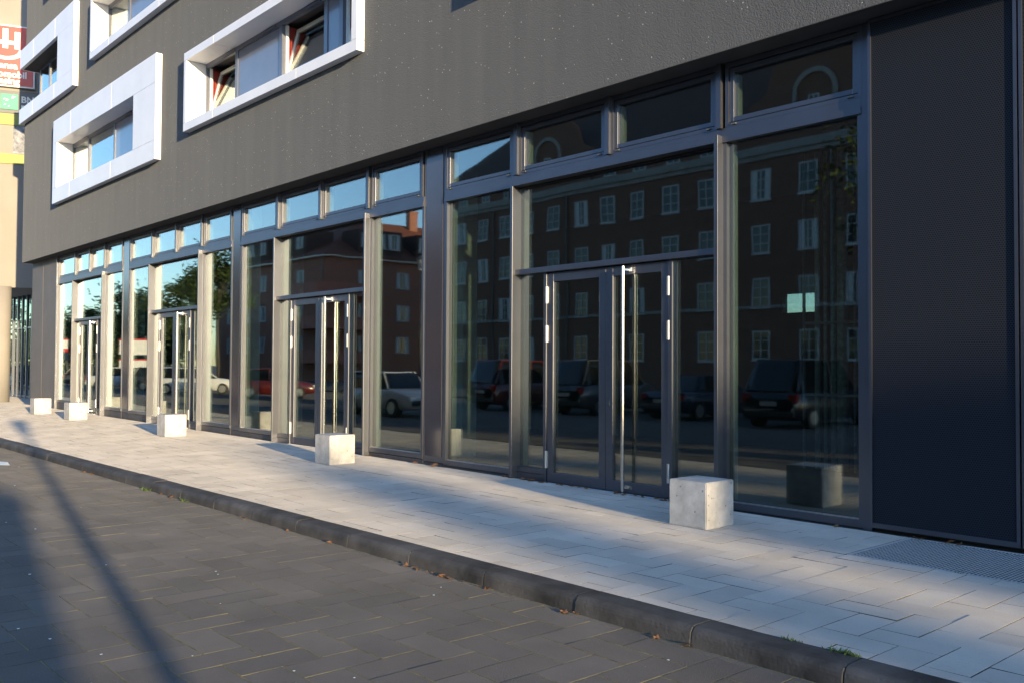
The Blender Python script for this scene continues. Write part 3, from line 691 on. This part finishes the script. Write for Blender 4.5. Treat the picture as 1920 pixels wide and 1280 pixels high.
for (u_, z_, s_) in ((-0.5, 12.02, 0.05), (-0.36, 11.96, 0.04), (-0.42, 12.2, 0.07), (-0.2, 12.32, 0.09), (-0.52, 12.24, 0.05)):
    mb.add([NP(u_-s_, z_-s_*0.3, 0.093), NP(u_, z_-s_*0.1, 0.093), NP(u_+s_, z_+s_*0.8, 0.093), NP(u_+s_*0.2, z_+s_*0.5, 0.093), NP(u_-s_*0.4, z_+s_*0.9, 0.093)], [(0,1,2,3,4)])
P(mb, 'bird_marks', M['sign_white'], bk)
stext('BNP', 0.36, 12.17, 0.06, M['sign_white'], bk, 0.05, 0.01, 'LEFT'); stext('PARIBAS', 0.36, 11.80, 0.06, M['sign_white'], bk, 0.05, 0.01, 'LEFT')
# glazed gate under the neighbour building
gt = thing('glazed_screen', 'dark glazed screen with slim upright bars under the neighbouring building', 'screen', (-45, 11, 0)); WORLD[gt.name] = (-45, 11, 0)
ga = Vector((-47.8, 10.85, 0.05)); gb_ = Vector((-37.0, 11.1, 0.05)); gd = (gb_-ga)
mb = MB()
for k in range(16):
    p = ga + gd*(k/15); mb.box(p.x-0.05, p.x+0.05, p.y-0.05, p.y+0.05, 0.02, 4.7)
for z_ in (0.05, 3.1): mb.obox((ga+gb_)/2 + Vector((0, 0, z_)), gd/2, (0, 0.03, 0), (0, 0, 0.04))
P(mb, 'bars', M['wframe'], gt)
mb = MB(); mb.obox((ga+gb_)/2 + Vector((0, 0.08, 2.3)), gd/2, (0, 0.008, 0), (0, 0, 2.3)); P(mb, 'pane', M['glass_dim'], gt)

# ------------------------------------------------------------------ vegetation
def crown_mesh(n, rad, squash, leaf, clumps, seed):
    rnd = random.Random(seed); mb = MB(); cl = []
    for _ in range(clumps):
        while True:
            v = Vector((rnd.uniform(-1,1), rnd.uniform(-1,1), rnd.uniform(-1,1)))
            if v.length < 1: break
        v = v.normalized()*(0.35+0.6*rnd.random()); cl.append((Vector((v.x*rad, v.y*rad, v.z*rad*squash)), rad*rnd.uniform(0.22, 0.42)))
    for _ in range(n):
        c, r = rnd.choice(cl)
        p = c + Vector((rnd.gauss(0, .5), rnd.gauss(0, .5), rnd.gauss(0, .42)))*r
        a = Vector((rnd.uniform(-1,1), rnd.uniform(-1,1), rnd.uniform(-.7,.7))).normalized(); b = a.orthogonal().normalized()
        s = leaf*rnd.uniform(.6, 1.3)
        mb.add([p-a*s, p+b*s*0.5, p+a*s, p-b*s*0.5], [(0,1,2,3)])
    return mb
def tree(x, y, h, rad, label, n=5000, leaf=0.13, seed=1, group=None, squash=1.15, trunk_h=None, z0=-0.1, tr=0.11):
    t = thing('broadleaf_tree', label, 'tree', (x, y, z0), 0, group)
    ch = h - rad*squash*1.15; mb = MB(); rnd = random.Random(seed)
    mb.tube((0,0,0), (0,0,ch), tr, tr*0.55, n=9)
    for k in range(7):
        a = k*0.9+rnd.random(); mb.tube((0, 0, ch*(0.62+0.05*k)), (math.cos(a)*rad*0.6, math.sin(a)*rad*0.6, ch+rad*rnd.uniform(-.2, .6)), tr*0.4, tr*0.1, n=6)
    mb.build('trunk', M['bark'], t, smooth=True)
    crown_mesh(n, rad, squash, leaf, 26, seed).build('crown', M['leaf'], t, loc=(0, 0, ch))
    return t

# ------------------------------------------------------------------ across the street (seen mirrored in the glass)
def white_window(mb_parent, x, y, z, w, h, px=2, pz=3, axis='x', sgn=1, curtain=False):
    """frame + pane set proud of a wall; axis = direction along the wall; sgn = outward sign on the other axis"""
    def bx(mb, a0, a1, d0, d1, z0, z1):
        if axis == 'x': mb.box(x+a0, x+a1, y+sgn*d0, y+sgn*d1, z0, z1)
        else: mb.box(x+sgn*d0, x+sgn*d1, y+a0, y+a1, z0, z1)
    t = 0.09; mb = MB()
    bx(mb, -w/2, -w/2+t, 0.003, 0.07, z, z+h); bx(mb, w/2-t, w/2, 0.003, 0.07, z, z+h); bx(mb, -w/2+t, w/2-t, 0.003, 0.066, z, z+t); bx(mb, -w/2+t, w/2-t, 0.003, 0.066, z+h-t, z+h)
    bx(mb, -w/2-0.06, w/2+0.06, 0.003, 0.11, z-0.085, z-0.002)
    bx(mb, -0.035, 0.035, 0.02, 0.062, z+t, z+h-t)
    for k in range(1, pz): bx(mb, -w/2+t, -0.036, 0.02, 0.055, z+h*k/pz-0.022, z+h*k/pz+0.022); bx(mb, 0.036, w/2-t, 0.02, 0.055, z+h*k/pz-0.022, z+h*k/pz+0.022)
    f = P(mb, 'window', M['old_white'], mb_parent)
    mb = MB(); bx(mb, -w/2+t, w/2-t, 0.004, 0.018, z+t, z+h-t); P(mb, 'pane', M['wpane'], f)
    if curtain:
        mb = MB(); c = w/2-t; bx(mb, -c, -c+c*0.55, 0.0182, 0.0195, z+t, z+h-t); bx(mb, c-c*0.55, c, 0.0182, 0.0195, z+t, z+h-t); P(mb, 'curtain', M['net'], f)
    return f
HX0, HX1, HY = -63.2, 6.0, -31.0
ha = thing('brick_apartment_block', 'long dark brown brick apartment block with white casement windows, mirrored in the shop glass', 'building', (-30, -34, 0)); WORLD[ha.name] = (-30, -34, 0)
mb = MB(); mb.box(HX0, HX1, HY-12, HY, -0.3, 15.1); P(mb, 'wall', M['brick'], ha)
mb = MB(); mb.box(HX0-0.05, HX1, HY+0.001, HY+0.10, 14.25, 14.55); mb.box(HX0-0.1, HX1, HY+0.001, HY+0.22, 14.551, 15.05); mb.box(HX0-0.05, HX1, HY+0.001, HY+0.08, 5.1, 5.3); P(mb, 'cornice', M['stone'], ha)
mb = MB(); mb.box(HX0, HX1, HY-11.5, HY-0.25, 15.1, 17.0); P(mb, 'attic_wall', M['brick'], ha)
mb = MB(); rz0, rz1 = 17.0, 23.5
mb.add([(HX0-0.3,HY+0.1,rz0),(HX1,HY+0.1,rz0),(HX1,HY-6,rz1),(HX0+6,HY-6,rz1),(HX0-0.3,HY-12.3,rz0),(HX1,HY-12.3,rz0)], [(0,1,2,3),(0,3,4),(3,2,5,4),(1,5,2),(0,4,5,1)]); P(mb, 'roof', M['tile_dark'], ha)
for gx_ in (-50.4, -27.9, -5.5):
    mb = MB(); w_ = 4.6
    prof = [(-w_, 15.1), (w_, 15.1), (w_, 17.6), (w_*0.72, 18.2), (w_*0.62, 19.6), (w_*0.3, 20.6), (0, 21.0), (-w_*0.3, 20.6), (-w_*0.62, 19.6), (-w_*0.72, 18.2), (-w_, 17.6)]
    n_ = len(prof); mb.add([(gx_+a, HY+0.02, z_) for a, z_ in prof]+[(gx_+a, HY-0.5, z_) for a, z_ in prof], [tuple(range(n_)), tuple(range(2*n_-1, n_-1, -1))]+[(i, n_+i, n_+(i+1) % n_, (i+1) % n_) for i in range(n_)])
    gb2 = P(mb, 'gable', M['brick'], ha)
    mb = MB(); r0 = 1.35
    for k in range(16):
        a0 = math.pi*k/16-0.25; a1 = math.pi*(k+1)/16-0.25
        if k == 15: a1 += 0.5
        f_ = lambda r_, a: (gx_+r_*math.cos(a), 17.6+r_*math.sin(a))
        pts = [f_(r0+0.14, a0), f_(r0+0.14, a1), f_(r0-0.14, a1), f_(r0-0.14, a0)]
        mb.add([(p_[0], HY+0.14, p_[1]) for p_ in pts]+[(p_[0], HY+0.02, p_[1]) for p_ in pts], [(0,1,2,3),(0,4,5,1),(2,6,7,3)])
    P(mb, 'arch_relief', M['stone'], gb2)
    white_window(ha, gx_, HY+0.02, 16.6, 0.7, 0.95, pz=2)
wx = [-61.0, -58.1, -55.3, -52.6, -49.6, -46.8, -44.15, -41.4, -38.5, -35.6, -31.5, -28.3, -25.3, -22.4, -19.5, -16.6]
for i, x_ in enumerate(wx):
    for j, zc in enumerate((12.75, 9.40, 6.08, 2.9)):
        white_window(ha, x_, HY, zc-0.9, 1.28, 1.8, pz=3, curtain=(i*7+j*3) % 5 == 0)
    white_window(ha, x_, HY-0.25, 15.15, 1.1, 0.8, pz=2)
mb = MB()
for x_ in (-56.7, -48.2, -33.5, -26.8): mb.tube((x_, HY+0.08, 0), (x_, HY+0.08, 14.2), 0.06, n=8)
P(mb, 'downpipe', M['steel_dark'], ha)

# lower hipped house at the corner
hb = thing('hipped_brick_house', 'red brick corner house with tiled roof, dormers and balconies, mirrored in the glass', 'building', (-85, -35, 0)); WORLD[hb.name] = (-85, -35, 0)
BX, BY = -76.4, -26.6
mb = MB(); mb.box(BX-24, BX, BY-34, BY, -0.3, 11.9); P(mb, 'wall', M['brick2'], hb)
mb = MB(); mb.box(BX-24.4, BX+0.4, BY-34.4, BY+0.4, 11.85, 12.0); P(mb, 'eaves', M['white_pvc'], hb)
mb = MB(); e = 0.5; mb.add([(BX-24,BY+e,12),(BX+e,BY+e,12),(BX+e,BY-34,12),(BX-24,BY-34,12),(BX-24,BY-9,17.2),(BX-8.5,BY-9,17.2),(BX-8.5,BY-34,17.2),(BX-24,BY-34,17.2)], [(0,1,5,4),(1,2,6,5),(4,5,6,7),(0,4,7,3),(2,3,7,6)]); P(mb, 'roof', M['tile'], hb)
mb = MB(); mb.box(BX-8, BX-7.3, BY-16, BY-15, 15.5, 18.6); mb.box(BX-8.06, BX-7.24, BY-16.06, BY-14.94, 18.6, 18.8); P(mb, 'chimney', M['brick2'], hb)
for k, yy in enumerate((-6.5, -13.5, -20.5)):
    mb = MB(); mb.box(BX-3.2, BX-0.3, BY+yy-2.6, BY+yy+2.6, 12.3, 14.9); dm_ = P(mb, 'dormer', M['tile_dark'], hb)
    for q in (-1.6, 0, 1.6): white_window(hb, BX-0.3, BY+yy+q, 13.1, 1.35, 1.5, pz=1, axis='y', sgn=1, curtain=True)
for k, xx in enumerate((-6.5, -14.5)):
    mb = MB(); mb.box(BX+xx-2.6, BX+xx+2.6, BY-3.2, BY-0.3, 12.3, 14.9); P(mb, 'dormer', M['tile_dark'], hb)
    for q in (-1.3, 1.3): white_window(hb, BX+xx+q, BY-0.3, 13.1, 1.35, 1.5, pz=1, curtain=True)
for zf_ in (9.2, 6.0, 2.8):
    for q in (-4.5, -9.0, -13.5, -18.0, -22.5): white_window(hb, BX, BY+q, zf_, 1.5, 1.6, pz=1, axis='y', curtain=True)
    for q in (-4.5, -8.5, -12.5, -16.5, -20.5): white_window(hb, BX+q, BY, zf_, 1.3, 1.6, pz=1, curtain=True)
for zf_ in (8.3, 5.1, 1.9):
    mb = MB(); mb.box(BX-3.6, BX+1.6, BY+0.001, BY+1.6, zf_-0.2, zf_); mb.box(BX+0.001, BX+1.6, BY-5, BY-0.001, zf_-0.2, zf_)
    mb.box(BX-3.6, BX+1.6, BY+1.5, BY+1.6, zf_+0.001, zf_+1.0); mb.box(BX+1.5, BX+1.599, BY-5, BY+1.499, zf_+0.001, zf_+1.0); P(mb, 'balcony', M['salmon'], hb)
P(MB().tube((BX-0.3, BY+0.15, 0), (BX-0.3, BY+0.15, 11.8), 0.06, n=8), 'downpipe', M['stone'], hb)

# trees in the mirror
tree(-59.9, -9.0, 10.4, 2.3, 'slim leafy street tree standing before the corner house, mirrored in the shop glass', 5200, 0.14, 3, tr=0.09)
tree(-75.0, -13.0, 10.5, 3.2, 'bushy green tree left of the corner house, mirrored in the shop glass', 6000, 0.17, 4)
tree(-12.7, -9.2, 10.2, 2.4, 'leafy tree opposite the perforated screen, mirrored in the nearest window', 1300, 0.12, 5)
far_labels = ['round green tree at the far end of the street, first of the row', 'second green tree in the far row beyond the parked cars', 'third green tree in the far row, beside the tallest one', 'tallest green tree of the far row along the street', 'last green tree of the far row, nearest the corner house']
for i, (x, y, h, r) in enumerate(((-128, -19, 10.5, 4.4), (-116, -17, 10.0, 4.6), (-106, -18, 11.0, 4.6), (-96, -17, 11.8, 4.8), (-88, -15, 9.6, 4.0))):
    tree(x, y, h, r, far_labels[i], 5000, 0.26, 20+i, 'far row of street trees', tr=0.2)
tree(-56, 18, 7.5, 3.4, 'green bushy tree behind the dark glazed screen', 3500, 0.2, 41, tr=0.15)
tree(-60, 14, 5.5, 3.0, 'low green tree left behind the dark glazed screen', 3000, 0.2, 42, tr=0.12)

# lamp, hoardings opposite
def street_lamp(x, y, h, label):
    t = thing('street_lamp', label, 'street lamp', (x, y, -0.12))
    mb = MB(); mb.tube((0,0,0), (0,0,0.9), 0.09, 0.085, n=12); mb.tube((0,0,0.9), (0,0,h-0.55), 0.075, 0.06, n=12); mb.build('pole', M['steel_dark'], t, smooth=True)
    mb = MB(); mb.tube((0,0,h-0.55), (0,0,h-0.1), 0.12, 0.2, n=12); mb.build('lantern', M['net'], t)
    mb = MB(); mb.tube((0,0,h-0.1), (0,0,h+0.08), 0.26, 0.05, n=12); mb.build('cap', M['steel_dark'], t)
street_lamp(-31.2, -5.2, 6.2, 'slim street lamp with glass lantern on the far kerb, mirrored in the shop glass')
def hoarding(x, y, cols, label):
    t = thing('advertising_board', label, 'billboard', (x, y, -0.1), R(35))
    mb = MB(); mb.box(-0.06, 0.06, -0.9, -0.8, 0, 3.6); mb.box(-0.06, 0.06, 0.8, 0.9, 0, 3.6); mb.build('posts', M['steel_dark'], t)
    for i, (m_, a, b_) in enumerate(cols): MB().box(0.061, 0.10, -1.0, 1.0, a, b_).build('panel', M[m_], t)
hoarding(-74, -2.5, [('sign_white', 2.75, 3.4), ('car_blue', 1.9, 2.5), ('sign_red', 2.5, 2.74), ('sign_red', 3.4, 3.5)], 'red white and blue advertising board at the far kerb, mirrored in the farthest window')
hoarding(-66, -5.5, [('sign_white', 2.3, 3.3), ('sign_red', 3.3, 3.42), ('sign_white', 1.4, 1.9), ('sign_red', 1.9, 2.0)], 'white advertising board with red edges, mirrored between the far doors')

# ------------------------------------------------------------------ parked cars
def loft(st, ring):
    mb = MB(); n = len(ring(st[0]))
    for s_ in st: mb.v += ring(s_)
    for k in range(len(st)-1):
        for i in range(n-1): mb.f.append((k*n+i, (k+1)*n+i, (k+1)*n+i+1, k*n+i+1)); mb.mi.append(0)
    mb.f.append(tuple(range(n-1, -1, -1))); mb.mi.append(0); mb.f.append(tuple((len(st)-1)*n+i for i in range(n))); mb.mi.append(0)
    return mb
def car(kind, paint, x, y, rz, label):
    t = thing('parked_car', label, 'car', (x, y, ROAD_Z), rz, 'cars parked along the far kerb')
    if kind == 'van': L_, Wd, belt, roof, hood = 4.5, 0.92, 1.05, 1.90, 1.15
    elif kind == 'estate': L_, Wd, belt, roof, hood = 4.6, 0.88, 0.92, 1.47, 0.92
    elif kind == 'saloon': L_, Wd, belt, roof, hood = 4.6, 0.88, 0.92, 1.42, 0.90
    else: L_, Wd, belt, roof, hood = 4.0, 0.85, 0.93, 1.46, 0.93
    hb_ = L_/2                                   # x+ is the front
    bst = [(-hb_, .38, belt*0.80, Wd*.86), (-hb_+.10, .26, belt*0.97, Wd*.95), (-hb_+.5, .22, belt, Wd), (0, .20, belt, Wd), (hb_-1.35, .22, belt, Wd), (hb_-1.1, .22, hood, Wd*.99), (hb_-.35, .24, hood*0.86, Wd*.93), (hb_-.05, .30, hood*0.72, Wd*.84), (hb_, .38, hood*0.6, Wd*.78)]
    def ring(s_):
        x_, zl, zh, w_ = s_; zm = zl+(zh-zl)*0.55
        return [(x_, -w_*.9, zl), (x_, -w_, zl+.1), (x_, -w_, zm), (x_, -w_*.96, zh-.06), (x_, -w_*.86, zh), (x_, w_*.86, zh), (x_, w_*.96, zh-.06), (x_, w_, zm), (x_, w_, zl+.1), (x_, w_*.9, zl), (x_, -w_*.9, zl)]
    loft(bst, ring).build('body', paint, t, smooth=True)
    rear = -hb_+ (0.12 if kind in ('van', 'estate', 'hatch') else 0.95)
    cst = [(rear, belt-.03, belt+.02, Wd*.84), (rear+.28, belt-.03, roof-.03, Wd*.80), (rear+.45, belt-.03, roof, Wd*.79), (0.25, belt-.03, roof, Wd*.79), (0.55, belt-.03, roof-.05, Wd*.79), (hb_-1.15, belt-.03, belt+.03, Wd*.84)]
    def ring2(s_):
        x_, zl, zh, w_ = s_; k = (zh-zl)
        return [(x_, -Wd*.90, zl), (x_, -(w_*.98), zl+k*.6), (x_, -w_*.88, zh-.02*min(1, k)), (x_, -w_*.7, zh), (x_, w_*.7, zh), (x_, w_*.88, zh-.02*min(1, k)), (x_, w_*.98, zl+k*.6), (x_, Wd*.90, zl)]
    loft(cst, ring2).build('windows', M['carglass'], t, smooth=True)
    mb = MB(); a, b_ = rear+.42, 0.30
    mb.box(a, b_, -Wd*.72, Wd*.72, roof-.015, roof+.012)
    for sy in (-1, 1):
        for (xa, xb) in ((rear+.02, rear+.42), ((rear+hb_)/2-.35, (rear+hb_)/2-.30), (hb_-1.17, 0.35)):
            mb.tube((xa, sy*Wd*.885, belt), (xb, sy*Wd*.72, roof-.01), 0.04, n=6)
        mb.tube((a-.05, sy*Wd*.71, roof-.005), (b_+.1, sy*Wd*.71, roof-.005), 0.035, n=6)
    mb.build('roof', paint, t, bevel=0.01)
    for sx in (-1, 1):
        for sy in (-1, 1):
            cx_ = sx*(hb_-.80); w_ = MB().tube((cx_, sy*(Wd-.20), .31), (cx_, sy*(Wd+.012), .31), .31, n=24).build('wheel', M['black'], t)
            mb = MB(); mb.tube((cx_, sy*(Wd+.008), .31), (cx_, sy*(Wd+.02), .31), .20, n=20)
            mb.build('rim', M['alum_bright'], w_)
    for sy in (-1, 1):
        MB().box(-hb_+.0, -hb_+.14, sy*Wd*.66, sy*Wd*.93, belt*.70, belt*.92).build('tail_lamp', M['redlamp'], t)
        MB().box(hb_-.14, hb_-.02, sy*Wd*.55, sy*Wd*.82, hood*.58, hood*.74).build('headlamp', M['sign_white'], t)
    MB().box(-hb_-.03, -hb_+.03, -.26, .26, belt*.62, belt*.74).build('plate', M['old_white'], t)
    MB().box(-hb_-.05, -hb_+.2, -Wd*.88, Wd*.88, .34, .50).build('bumper', M['black'] if kind == 'van' else paint, t, bevel=0.03)
    return t
car('hatch', M['car_silver'], -26.1, -0.35, 0.0, 'silver hatchback standing in the near lane, mirrored right of the second door')
car('van', M['car_black'], -14.4, -7.3, R(-90), 'black van parked tail to the kerb, mirrored in the nearest window')
car('saloon', M['car_blue'], -18.6, -7.8, R(-90), 'dark blue saloon parked tail out, mirrored right of the nearest door')
car('van', M['car_grey'], -22.6, -7.4, R(-90), 'grey people carrier parked tail out, mirrored in the nearest door')
car('van', M['car_red'], -27.0, -7.2, R(-90), 'dark red people carrier parked tail out, mirrored left of the nearest door')
car('hatch', M['car_red'], -42.5, -4.4, R(-60), 'small red hatchback mirrored beside the second window pillar')
car('estate', M['car_white'], -50.6, -3.6, R(-65), 'white estate car mirrored in the third nearest door')
car('saloon', M['car_silver'], -62.0, -3.6, R(-65), 'silver saloon mirrored between the two far doors')
car('hatch', M['car_black'], -57.8, -4.6, R(-65), 'black hatchback between the white estate car and the silver saloon')
car('estate', M['car_grey'], -70.0, -4.4, R(-65), 'grey estate car, last of the mirrored row by the farthest door')

# ------------------------------------------------------------------ right, out of the frame: what casts the long shadows
tw = thing('corner_house', 'tall brick house down the street on the right, shading the shop front', 'building', (104, -8, 0)); WORLD[tw.name] = (104, -8, 0)
t11 = math.tan(R(SUN_AZ)); sy = lambda s_, X: s_ - t11*X
mb = MB(); mb.box(100, 110, sy(0, 100), sy(30, 100), -0.3, 11.0); mb.box(100.01, 109.9, sy(6.25, 100), sy(26, 100), 11.0, 14.0); P(mb, 'wall', M['brick2'], tw)
mb = MB(); mb.box(100.5, 102, sy(4.15, 101), sy(5.25, 101), 11.0, 13.8); P(mb, 'chimney', M['brick2'], tw)
mb = MB(); mb.box(99.8, 110.2, sy(-0.3, 100), sy(6.4, 100), 11.0, 11.15); P(mb, 'roof', M['tile_dark'], tw)
tw2 = thing('shade_block', 'unseen brick block added down the street on the right to shade the far kerb', 'building', (104, -34, 0)); WORLD[tw2.name] = (104, -34, 0)  # unseen block added so the cars opposite stand in shade
mb = MB(); mb.box(101, 111, sy(-24, 101), sy(-3.2, 101), -0.3, 15.8); P(mb, 'wall', M['brick'], tw2)
mb = MB(); mb.box(100.8, 111.2, sy(-24.2, 101), sy(-3.0, 101), 15.8, 16.1); P(mb, 'roof', M['tile_dark'], tw2)
street_lamp(10.0, 0.97-t11*10.0, 4.6, 'slim street lamp to the right of the viewer, casting the thin shadow on the road')
pl = thing('viewer_shadow_drum', 'unseen round drum added right of the viewer, casting the broad shadow of the viewer on the road', 'shadow stand-in', (17, -0.02-t11*17, ROAD_Z))  # unseen drum added in place of the viewer's body to cast its shadow
MB().tube((0,0,0), (0,0,3.6), 0.54, n=28).build('drum', M['cream'], pl, smooth=True)
MB().tube((0,0,3.6), (0,0,3.8), 0.6, 0.1, n=28).build('cap', M['steel_dark'], pl)

# ------------------------------------------------------------------ small things
def leaf_mesh(seed):
    rnd = random.Random(seed); mb = MB(); s_ = 0.035; n = 7; vs = [(0, 0, 0.004)]
    for i in range(n):
        a = 2*math.pi*i/n; r_ = s_*(0.6+0.8*rnd.random()); vs.append((math.cos(a)*r_*1.3, math.sin(a)*r_*0.8, 0.004+rnd.random()*0.022))
    mb.add(vs, [(0, 1+i, 1+(i+1) % n) for i in range(n)])
    me = bpy.data.meshes.new('fallen_leaf'); me.from_pydata(mb.v, [], mb.f); me.materials.append(M['dryleaf']); return me
LM = [leaf_mesh(i) for i in range(6)]
def leaf(x, y, z, lab, grp, sc=1.0):
    o = bpy.data.objects.new('fallen_leaf', random.choice(LM)); col.objects.link(o); o.location = (x, y, z+0.003)
    o.rotation_euler = (random.uniform(-.3, .3), random.uniform(-.3, .3), random.uniform(0, 6.3)); o.scale = (sc*random.uniform(.7, 1.4),)*3
    tag(o, lab, 'leaf', grp)
for i in range(26):
    x = -6.9 - random.random()*2.6
    leaf(x, 8.52+random.random()*0.07, walk_z(x, 8.6), 'dry brown leaf lying along the sill of the nearest shop door', 'leaves at the nearest door')
for x in (-9.75, -9.62, -11.4, -11.9, -13.3, -4.7, -3.9, -3.85, -3.6, -3.5):
    leaf(x, 8.54, walk_z(x, 8.6), 'dry brown leaf at the foot of the shop front between the doors', 'leaves along the shop front')
for i in range(34):
    x = random.choice((-6.2, -6.0, -5.9, -5.3, -7.3, -8.2, -9.6, -12, -15, -4.4, -3.6)) + random.gauss(0, .22)
    leaf(x, YK-0.25-random.random()*0.05, ROAD_Z, 'dry orange leaf lying in the gutter against the dark kerb', 'leaves in the gutter', 0.6)
def weed(x, y, z, lab, n=26, s_=0.06):
    mb = MB()
    for i in range(n):
        a = random.uniform(0, 6.3); p = Vector((random.gauss(0, s_*1.1), random.gauss(0, s_*.25), 0)); d = Vector((math.cos(a), math.sin(a), random.uniform(.3, 1.2))).normalized()*s_*random.uniform(.4, 1)
        b_ = d.cross(Vector((0, 0, 1))).normalized()*s_*.14; mb.add([p-b_, p+b_, p+d], [(0, 1, 2)])
    o = mb.build('weed_tuft', M['weed'], loc=(x, y, z)); tag(o, lab, 'weed')
weed(-2.62, YK+0.0, 0.0, 'green weed tuft growing behind the kerb at the lower right', 60, 0.05)
weed(-2.95, YK-0.005, 0.0, 'smaller green weed growing in the joint behind the kerb stone', 30, 0.035)
weed(-3.02, YB+0.0, 0.0, 'tiny green weed at the edge of the metal grating', 16, 0.025)
weed(-12.6, YK-0.26, ROAD_Z, 'yellow green weed tuft at the foot of the kerb, left half of the road edge', 30, 0.07)
weed(-11.3, YK-0.26, ROAD_Z, 'second yellow green weed tuft at the foot of the kerb, nearer the viewer', 26, 0.06)
mb = MB(); mb.add([(-.35,-.06,.006),(.30,-.09,.012),(.42,.05,.008),(.05,.10,.03),(-.38,.07,.006)], [(0,1,2,3,4)])
tag(mb.build('paper_scrap', M['paper'], loc=(-17.4, 3.85, ROAD_Z)), 'flat white paper scrap lying on the road at the left edge', 'litter')
for i in range(60):
    x = -2.5-random.random()**1.6*16; y = random.uniform(1.2, 4.4); s_ = random.uniform(.006, .016)
    mb = MB(); mb.add([(-s_,-s_*.6,.003),(s_,-s_*.5,.003),(s_*.8,s_*.6,.004),(-s_*.7,s_*.7,.004)], [(0,1,2,3)])
    tag(mb.build('litter_speck', M['paper'], loc=(x, y, ROAD_Z)), 'tiny pale scrap of litter on the grey road blocks', 'litter', 'specks of litter on the road')
